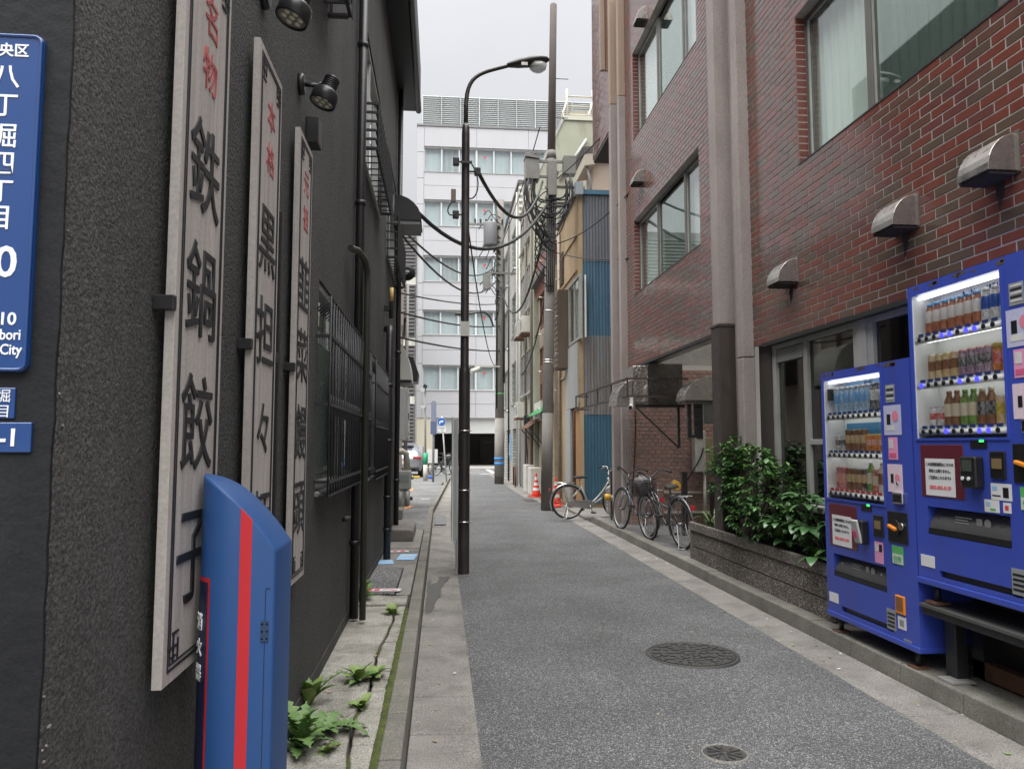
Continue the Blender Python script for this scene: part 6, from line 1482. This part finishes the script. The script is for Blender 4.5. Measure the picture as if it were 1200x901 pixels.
MB().box(3.34,4.5,17.52,17.62,7.60,7.70).build('blue_flashing',mat('flash_blue',(.06,.16,.24),.5),tb)
MB().box(3.27,3.36,17.55,17.62,0,7.6).build('corner_post',tanw,tb)
# big window with curtain, grey sheet below it, doorway
fr=MB(); y0,y1,z0,z1=17.35,18.9,4.05,5.6; fr.box(XT-.03,XT+.04,y0,y1,z1-.05,z1); fr.box(XT-.03,XT+.04,y0,y1,z0,z0+.06); fr.box(XT-.03,XT+.04,y0,y0+.05,z0+.06,z1-.05); fr.box(XT-.03,XT+.04,y1-.05,y1,z0+.06,z1-.05); fr.box(XT-.02,XT+.03,18.1,18.15,z0+.06,z1-.05)
w=fr.build('window',alu_dull,tb); MB().box(XT,XT+.006,17.63,18.1,4.11,5.55).build('pane',glass_clear,w); MB().box(XT,XT+.006,18.15,18.85,4.11,5.55).build('pane',glass_clear,w); sheet_wavy(17.4,18.9,4.1,5.6,XT+.14,.015,.15).build('curtain',curtain,w)
MB().box(XT-.28,XT-.02,18.95,19.6,3.5,5.55).build('shutter_box',mat('weathered_wood',(.13,.095,.07),.85,c2=(.09,.07,.055),vs=3,stretch=(1,6,.3)),tb,bevel=.01)
for k in range(14): MB().box(XT-.30,XT-.281,18.97,19.58,3.55+.14*k,3.66+.14*k).build('shutter_slat',mat('weathered_wood',(.13,.095,.07),.85),tb)
MB().box(XT-.04,XT-.002,17.66,19.35,2.45,4.0).build('cladding_sheet',mat('grey_sheet',(.36,.37,.365),.6,c2=(.31,.32,.31),vs=3,stretch=(1,5,.3),dirt=(.2,.19,.17),ds=2,damt=.4),tb)
MB().box(XT-.045,XT-.002,18.62,19.4,.1,2.44).build('cladding_sheet',mat('grey_sheet',(.36,.37,.365),.6),tb)
ply=mat('orange_plywood',(.46,.24,.09),.6,c2=(.30,.16,.07),vs=2,stretch=(1,4,.5),dirt=(.16,.13,.11),ds=1.5,damt=.8)
MB().box(XT+.05,XT+.09,17.65,18.6,.1,2.5).build('plywood_door',ply,tb); MB().box(XT+.01,XT+.05,18.5,18.6,.1,2.5).build('door_jamb',black_metal,tb)
MB().tube([(XT-.05,17.70,2.40),(XT-.10,17.72,2.35),(XT-.10,17.72,.1)],.03,8).build('drain_pipe',rust,tb); MB().tube([(XT-.06,20.2,.1),(XT-.06,20.2,7.4)],.045,8).build('drain_pipe',mat('beige_pipe',(.34,.30,.24),.6),tb)
for z in (6.6,5.75,3.3): MB().box(XT-.035,XT-.001,17.7,20.6,z,z+.05).build('mortar_band',tanw,tb)
for k in range(11): MB().box(XT-.05,XT-.002,19.7,20.15,5.9+.08*k,5.94+.08*k).build('vent_slat',mat('weathered_wood',(.13,.095,.07),.85),tb)
# gable house behind
gh=thing('gabled_house',(6,21,0),'pinkish beige house with a dark eave rising behind the corrugated wall','house')
MB().prism([(3.95,0),(9,0),(9,10.4),(6,9.75),(3.95,9.30)],'y',19.2,22.5).build('wall',mat('house_pink',(.45,.365,.30),.8,c2=(.41,.33,.275),vs=2),gh) if False else MB().prism([(4.0,7.75),(9,7.75),(9,9.85),(4.0,9.38)],'y',19.3,20.25).build('wall',mat('house_pink',(.45,.365,.30),.8,c2=(.41,.33,.275),vs=2),gh)
MB().prism([(3.70,9.22),(9.1,9.87),(9.1,10.02),(3.66,9.40)],'y',19.05,20.4).build('roof',mat('roof_brown',(.06,.05,.045),.6),gh)
MB().prism([(3.72,8.9),(4.0,8.95),(4.0,9.3),(3.72,9.22)],'y',19.06,20.3).build('eave_board',mat('eave_cream',(.40,.36,.29),.7),gh); MB().tube([(3.80,19.15,8.9),(3.9,19.2,8.5),(3.92,19.25,7.8)],.035,8).build('drain_pipe',mid_grey,gh)
# balcony rail and brick bit behind the pole
o=thing('roof_balcony',(3.4,20.9,6.5),'dark balcony railing over red brick, behind the near utility pole','balcony')
MB().box(3.05,5.2,20.75,23.9,6.2,7.35).build('parapet',mat('red_brick_far',(.22,.07,.05),.8,c2=(.16,.06,.045),vs=12),o)
mb=MB(); 
for k in range(14): mb.box(3.06,3.08,20.8+.2*k,20.82+.2*k,7.35,8.4)
for k in range(9): mb.box(3.1+.22*k,3.12+.22*k,20.76,20.78,7.35,8.4)
mb.box(3.04,3.10,20.76,23.6,8.40,8.45); mb.box(3.10,5.1,20.74,20.80,8.40,8.45); mb.build('railing',black_metal,o)
# old brown house with green awning
ob=thing('old_house',(4,22.3,0),'old brown timber and mortar house with a green awning, between the tan and white buildings','house')
brw=mat('old_mortar',(.34,.28,.20),.85,c2=(.24,.19,.14),vs=1.5,dirt=(.12,.09,.065),ds=1.8,damt=.8,fine=.2)
XO=3.12
OW=[(21.0,22.0,3.9,5.3),(22.4,23.6,2.9,4.6),(21.2,22.2,.2,2.2),(22.5,23.5,5.2,6.4)]
mb=MB(); wall_cells(mb,'x',XO,XO+.3,20.62,24.0,0,6.6,OW); mb.box(XO+.3,7,23.8,24.0,0,6.6); mb.build('wall',brw,ob); MB().box(XO-.25,7,20.62,24.05,6.605,6.75).build('roof',mat('roof_grey',(.12,.115,.11),.8),ob)
for (a,b,c,d) in OW:
    mb=MB(); mb.box(XO-.02,XO+.05,a,b,d-.05,d); mb.box(XO-.02,XO+.05,a,b,c,c+.05); mb.box(XO-.02,XO+.05,a,a+.05,c+.05,d-.05); mb.box(XO-.02,XO+.05,b-.05,b,c+.05,d-.05); mb.box(XO-.01,XO+.04,(a+b)/2-.02,(a+b)/2+.02,c+.05,d-.05); w=mb.build('window',mat('window_wood',(.16,.09,.055),.7),ob)
    MB().box(XO+.02,XO+.026,a+.05,b-.05,c+.05,d-.05).build('pane',glass_dim,w); MB().box(XO+.2,XO+.21,a,b,c,d).build('blind',grey_curtain,w)
MB().box(XO-.18,XO-.001,22.3,23.7,2.3,2.85).build('window_box',off_white,ob,bevel=.01); MB().box(XO-.22,XO-.19,20.9,22.1,3.3,3.85).build('rusty_panel',rust,ob)
for k in range(9): MB().box(XO-.06,XO-.002,20.64,20.98,3.6+.25*k,3.72+.25*k).build('side_slat',mat('weathered_wood',(.13,.095,.07),.85),ob)
gaw=mat('awning_green',(.03,.19,.06),.6,c2=(.05,.26,.09),vs=6)
v=[];f=[];n=24
for i in range(n+1):
    y=20.7+3.0*i/n; z_=.02*math.sin(i*math.pi/2); v+=[(XO-.02,y,2.75+z_),(XO-.42,y,2.42+z_)]
    if i: b=2*(i-1); f.append((b,b+1,b+3,b+2))
MB().add(v,f,0,True).build('green_awning',gaw,ob,recalc=False)
v=[];f=[]
for i in range(n+1):
    y=22.4+2.6*i/n; z_=.02*math.sin(i*math.pi/2); v+=[(XO-.02,y,2.45+z_),(XO-.55,y,2.05+z_)]
    if i: b=2*(i-1); f.append((b,b+1,b+3,b+2))
MB().add(v,f,0,True).build('rusty_awning',rust,ob,recalc=False)
for y in (22.5,23.7,24.8): MB().tube([(XO-.5,y,2.08),(XO-.02,y,1.5)],.015,6).build('awning_strut',black_metal,ob)
MB().box(XO-.02,XO+.0,24.05,25.1,1.4,2.5).build('side_board',brw,ob)
for k,(y,h) in enumerate(((22.9,.85),(24.2,.9))):
    o=MB().box(2.72,3.08,y,y+.8,.01,h).build('storage_bin',off_white,bevel=.03); tag(o,('cream storage bin beside the paired traffic cones','second cream storage bin farther along the old house')[k],'storage bin')
# pale green building with sloped upper face
gb=thing('pale_green_building',(5,26,0),'pale green rendered building with a sloping upper face and rooftop ladder','building')
pg=mat('pale_green',(.36,.37,.29),.8,c2=(.30,.31,.24),vs=1.2,dirt=(.16,.15,.11),ds=1.6,damt=.7,fine=.15)
MB().prism([(2.98,0),(8.5,0),(8.5,12.35),(4.0,12.35),(2.98,10.2)],'y',24.05,28.1).build('wall',pg,gb)
MB().box(3.95,8.6,24.0,28.15,12.36,12.5).build('parapet',mat('cap_cream',(.5,.5,.42),.7),gb); MB().prism([(2.90,10.15),(2.97,10.13),(4.02,12.4),(3.95,12.45)],'y',24.0,28.15).build('slope_trim',alu_dull,gb)
MB().tube([(3.85,23.98,10.3),(4.75,23.98,11.7)],.05,8).build('diagonal_pipe',alu_dull,gb); 
for (x,z) in ((4.95,11.3),(5.3,11.95)): MB().cyl((x,24.04,z),(x,23.9,z),.09,n=12).build('vent_cap',alu,gb)
MB().box(3.0,8.5,24.02,24.045,9.2,9.26).build('joint_band',mid_grey,gb)
mb=MB(); 
for x in (4.2,5.1): mb.cyl((x,24.6,12.5),(x,24.6,13.7),.04,n=8); mb.cyl((x,25.4,12.5),(x,25.4,13.3),.04,n=8)
for z in (12.8,13.1,13.45): mb.cyl((4.2,24.6,z),(5.1,24.6,z),.03,n=8)
for x in (4.2,5.1): mb.cyl((x,24.6,13.3),(x-.25,24.3,12.5),.03,n=8)
mb.box(4.35,4.95,24.7,25.2,12.5,13.0); mb.build('rooftop_ladder',mat('ladder_beige',(.46,.43,.36),.6),gb)
mb=MB()
for k in range(10): mb.cyl((5.4+.35*k,24.3,12.5),(5.4+.35*k,24.3,13.2),.02,n=6)
mb.cyl((5.4,24.3,13.2),(8.5,24.3,13.2),.02,n=6); mb.build('roof_rail',alu,gb)
GW=[(24.6,25.7,3.3,4.8),(26.2,27.6,3.3,4.8),(24.6,25.7,6.2,7.7),(26.2,27.6,6.2,7.7),(24.6,25.7,8.6,9.8),(26.2,27.6,8.6,9.8)]
for (a,b,c,d) in GW:
    mb=MB(); mb.box(2.92,2.979,a,b,d-.06,d); mb.box(2.92,2.979,a,b,c,c+.06); mb.box(2.92,2.979,a,a+.06,c+.06,d-.06); mb.box(2.92,2.979,b-.06,b,c+.06,d-.06); mb.box(2.93,2.979,(a+b)/2-.03,(a+b)/2+.03,c+.06,d-.06); w=mb.build('window',alu_dull,gb)
    MB().box(2.955,2.979,a+.06,b-.06,c+.06,d-.06).build('pane',mat('dark_pane',(.06,.07,.075),.06,coat=.5),w); MB().box(2.86,2.93,a-.06,b+.06,c-.07,c-.003).build('sill',alu_dull,w)
for y in (24.3,25.95,27.85): MB().tube([(2.92,y,.1),(2.92,y,10.0)],.045,8).build('drain_pipe',mat('pipe_brown',(.14,.11,.09),.6) if y<27 else off_white,gb)
for (y,z) in ((24.75,5.3),(26.5,5.4),(26.4,2.5)):
    ac=MB().box(2.66,2.975,y,y+.75,z,z+.55).build('air_conditioner',off_white,gb,bevel=.015); MB().lathe([(.2,-.006),(.19,0)],(2.66,y+.3,z+.28),20,axis='x').build('fan_grille',mid_grey,ac); MB().box(2.62,2.975,y-.05,y+.8,z-.06,z-.005).build('shelf',rust,ac)
MB().box(2.9,2.979,24.4,25.6,.05,2.3).build('door',mat('door_brown',(.15,.10,.07),.6),gb); MB().box(2.93,2.979,26.0,27.7,.05,2.1).build('shutter',mid_grey,gb)
# white tiled building
wt=thing('white_tiled_building',(4,33,0),'white tiled narrow building near the far end of the right side','building')
def tile_mat():
    m=bpy.data.materials.new('white_tiles'); m.use_nodes=True; N=m.node_tree; L=N.links.new; b=N.nodes['Principled BSDF']; b.inputs['Roughness'].default_value=.35
    g=N.nodes.new('ShaderNodeNewGeometry'); s_=N.nodes.new('ShaderNodeSeparateXYZ'); L(g.outputs['Position'],s_.inputs[0]); ad=N.nodes.new('ShaderNodeMath'); L(s_.outputs[0],ad.inputs[0]); L(s_.outputs[1],ad.inputs[1]); c=N.nodes.new('ShaderNodeCombineXYZ'); L(ad.outputs[0],c.inputs[0]); L(s_.outputs[2],c.inputs[1])
    t=N.nodes.new('ShaderNodeTexBrick'); t.inputs['Scale'].default_value=1; t.inputs['Brick Width'].default_value=.23; t.inputs['Row Height'].default_value=.12; t.inputs['Mortar Size'].default_value=.010; t.inputs['Color1'].default_value=(.60,.59,.55,1); t.inputs['Color2'].default_value=(.52,.51,.47,1); t.inputs['Mortar'].default_value=(.20,.19,.17,1); L(c.outputs[0],t.inputs['Vector'])
    L(t.outputs['Color'],b.inputs['Base Color']); bn=N.nodes.new('ShaderNodeBump'); bn.inputs['Distance'].default_value=.01; bn.invert=True; L(t.outputs['Fac'],bn.inputs['Height']); L(bn.outputs[0],b.inputs['Normal']); return m
wtm=tile_mat(); XW=2.94
WW=[(29.6,31.4,3.2,4.9),(33.0,35.5,3.2,4.9),(29.6,31.4,6.0,7.7),(33.0,35.5,6.0,7.7),(29.6,31.4,8.8,10.4),(33.0,35.5,8.8,10.4),(29.0,31.0,0,2.2),(32.0,34.0,0,2.2),(35,37.5,0,2.2)]
mb=MB(); wall_cells(mb,'x',XW,XW+.3,28.2,38.2,0,11.6,WW); mb.box(XW+.3,8,37.9,38.2,0,11.6); mb.box(XW+.3,8,28.2,28.4,0,11.6); mb.build('wall',wtm,wt); MB().box(XW-.06,8,28.15,38.3,11.605,11.75).build('parapet_cap',mat('cap_dark',(.10,.09,.085),.6),wt)
for (a,b,c,d) in WW[:6]:
    mb=MB(); mb.box(XW+.06,XW+.12,a,b,d-.05,d); mb.box(XW+.06,XW+.12,a,b,c,c+.05); mb.box(XW+.06,XW+.12,a,a+.05,c+.05,d-.05); mb.box(XW+.06,XW+.12,b-.05,b,c+.05,d-.05); mb.box(XW+.07,XW+.11,(a+b)/2-.03,(a+b)/2+.03,c+.05,d-.05); w=mb.build('window',alu,wt)
    MB().box(XW+.09,XW+.096,a+.05,b-.05,c+.05,d-.05).build('pane',glass_clear,w); MB().box(XW+.28,XW+.29,a,b,c,d).build('blind',blind,w)
    MB().box(XW-.05,XW+.06,a-.05,b+.05,c-.06,c-.002).build('sill',alu_dull,w)
for (a,b,c,d) in WW[6:]: MB().box(XW+.22,XW+.28,a,b,c,d).build('shutter',mid_grey,wt)
for k in range(96):      # alternating corner tiles give the stepped quoin edge
    if k%2==0: MB().box(XW-.035,XW+.12,28.12,28.199,.1+.12*k,.205+.12*k).build('quoin_tile',mat('quoin',(.58,.57,.53),.4),wt)
for y in (28.6,32.2,36.4): MB().tube([(XW-.06,y,.0),(XW-.06,y,11.4)],.04,6).build('drain_pipe',pole_brown if y>30 else off_white,wt)
for z in (3.0,5.7,8.5): 
    for y in (29.2,32.6): MB().cyl((XW,y,z),(XW-.12,y,z),.07,n=10).build('vent_cap',alu,wt)
o=MB().tube([(2.72,27.6,.0),(2.72,27.6,.7),(2.78,28.2,.72),(2.78,28.9,.7),(2.78,28.9,.0)],.03,8).build('guard_rail',rust); tag(o,'low rusty guard rail bent at the foot of the far pole','guard rail')
o=thing('blue_notice',(2.9,31.5,1.0),'small blue and white notice by the white building entrance','notice'); MB().box(2.86,2.93,31.5,31.55,.9,2.0).build('panel',blue_print,o); MB().box(2.84,2.859,31.5,31.55,1.1,1.6).build('print',white_print,o)
o=thing('wall_lantern',(2.95,25.3,2.3),'black wall lantern with cables on the pale green building','wall lantern'); MB().box(2.78,2.98,25.2,25.4,2.2,2.55).build('case',black_metal,o,bevel=.03); MB().tube(bez((2.88,25.3,2.2),(2.8,25.2,1.8),(2.9,25.1,1.2),(2.95,25.2,.2)),.025,6).build('cable',cable,o)
bpy.data.objects.remove(_fo)
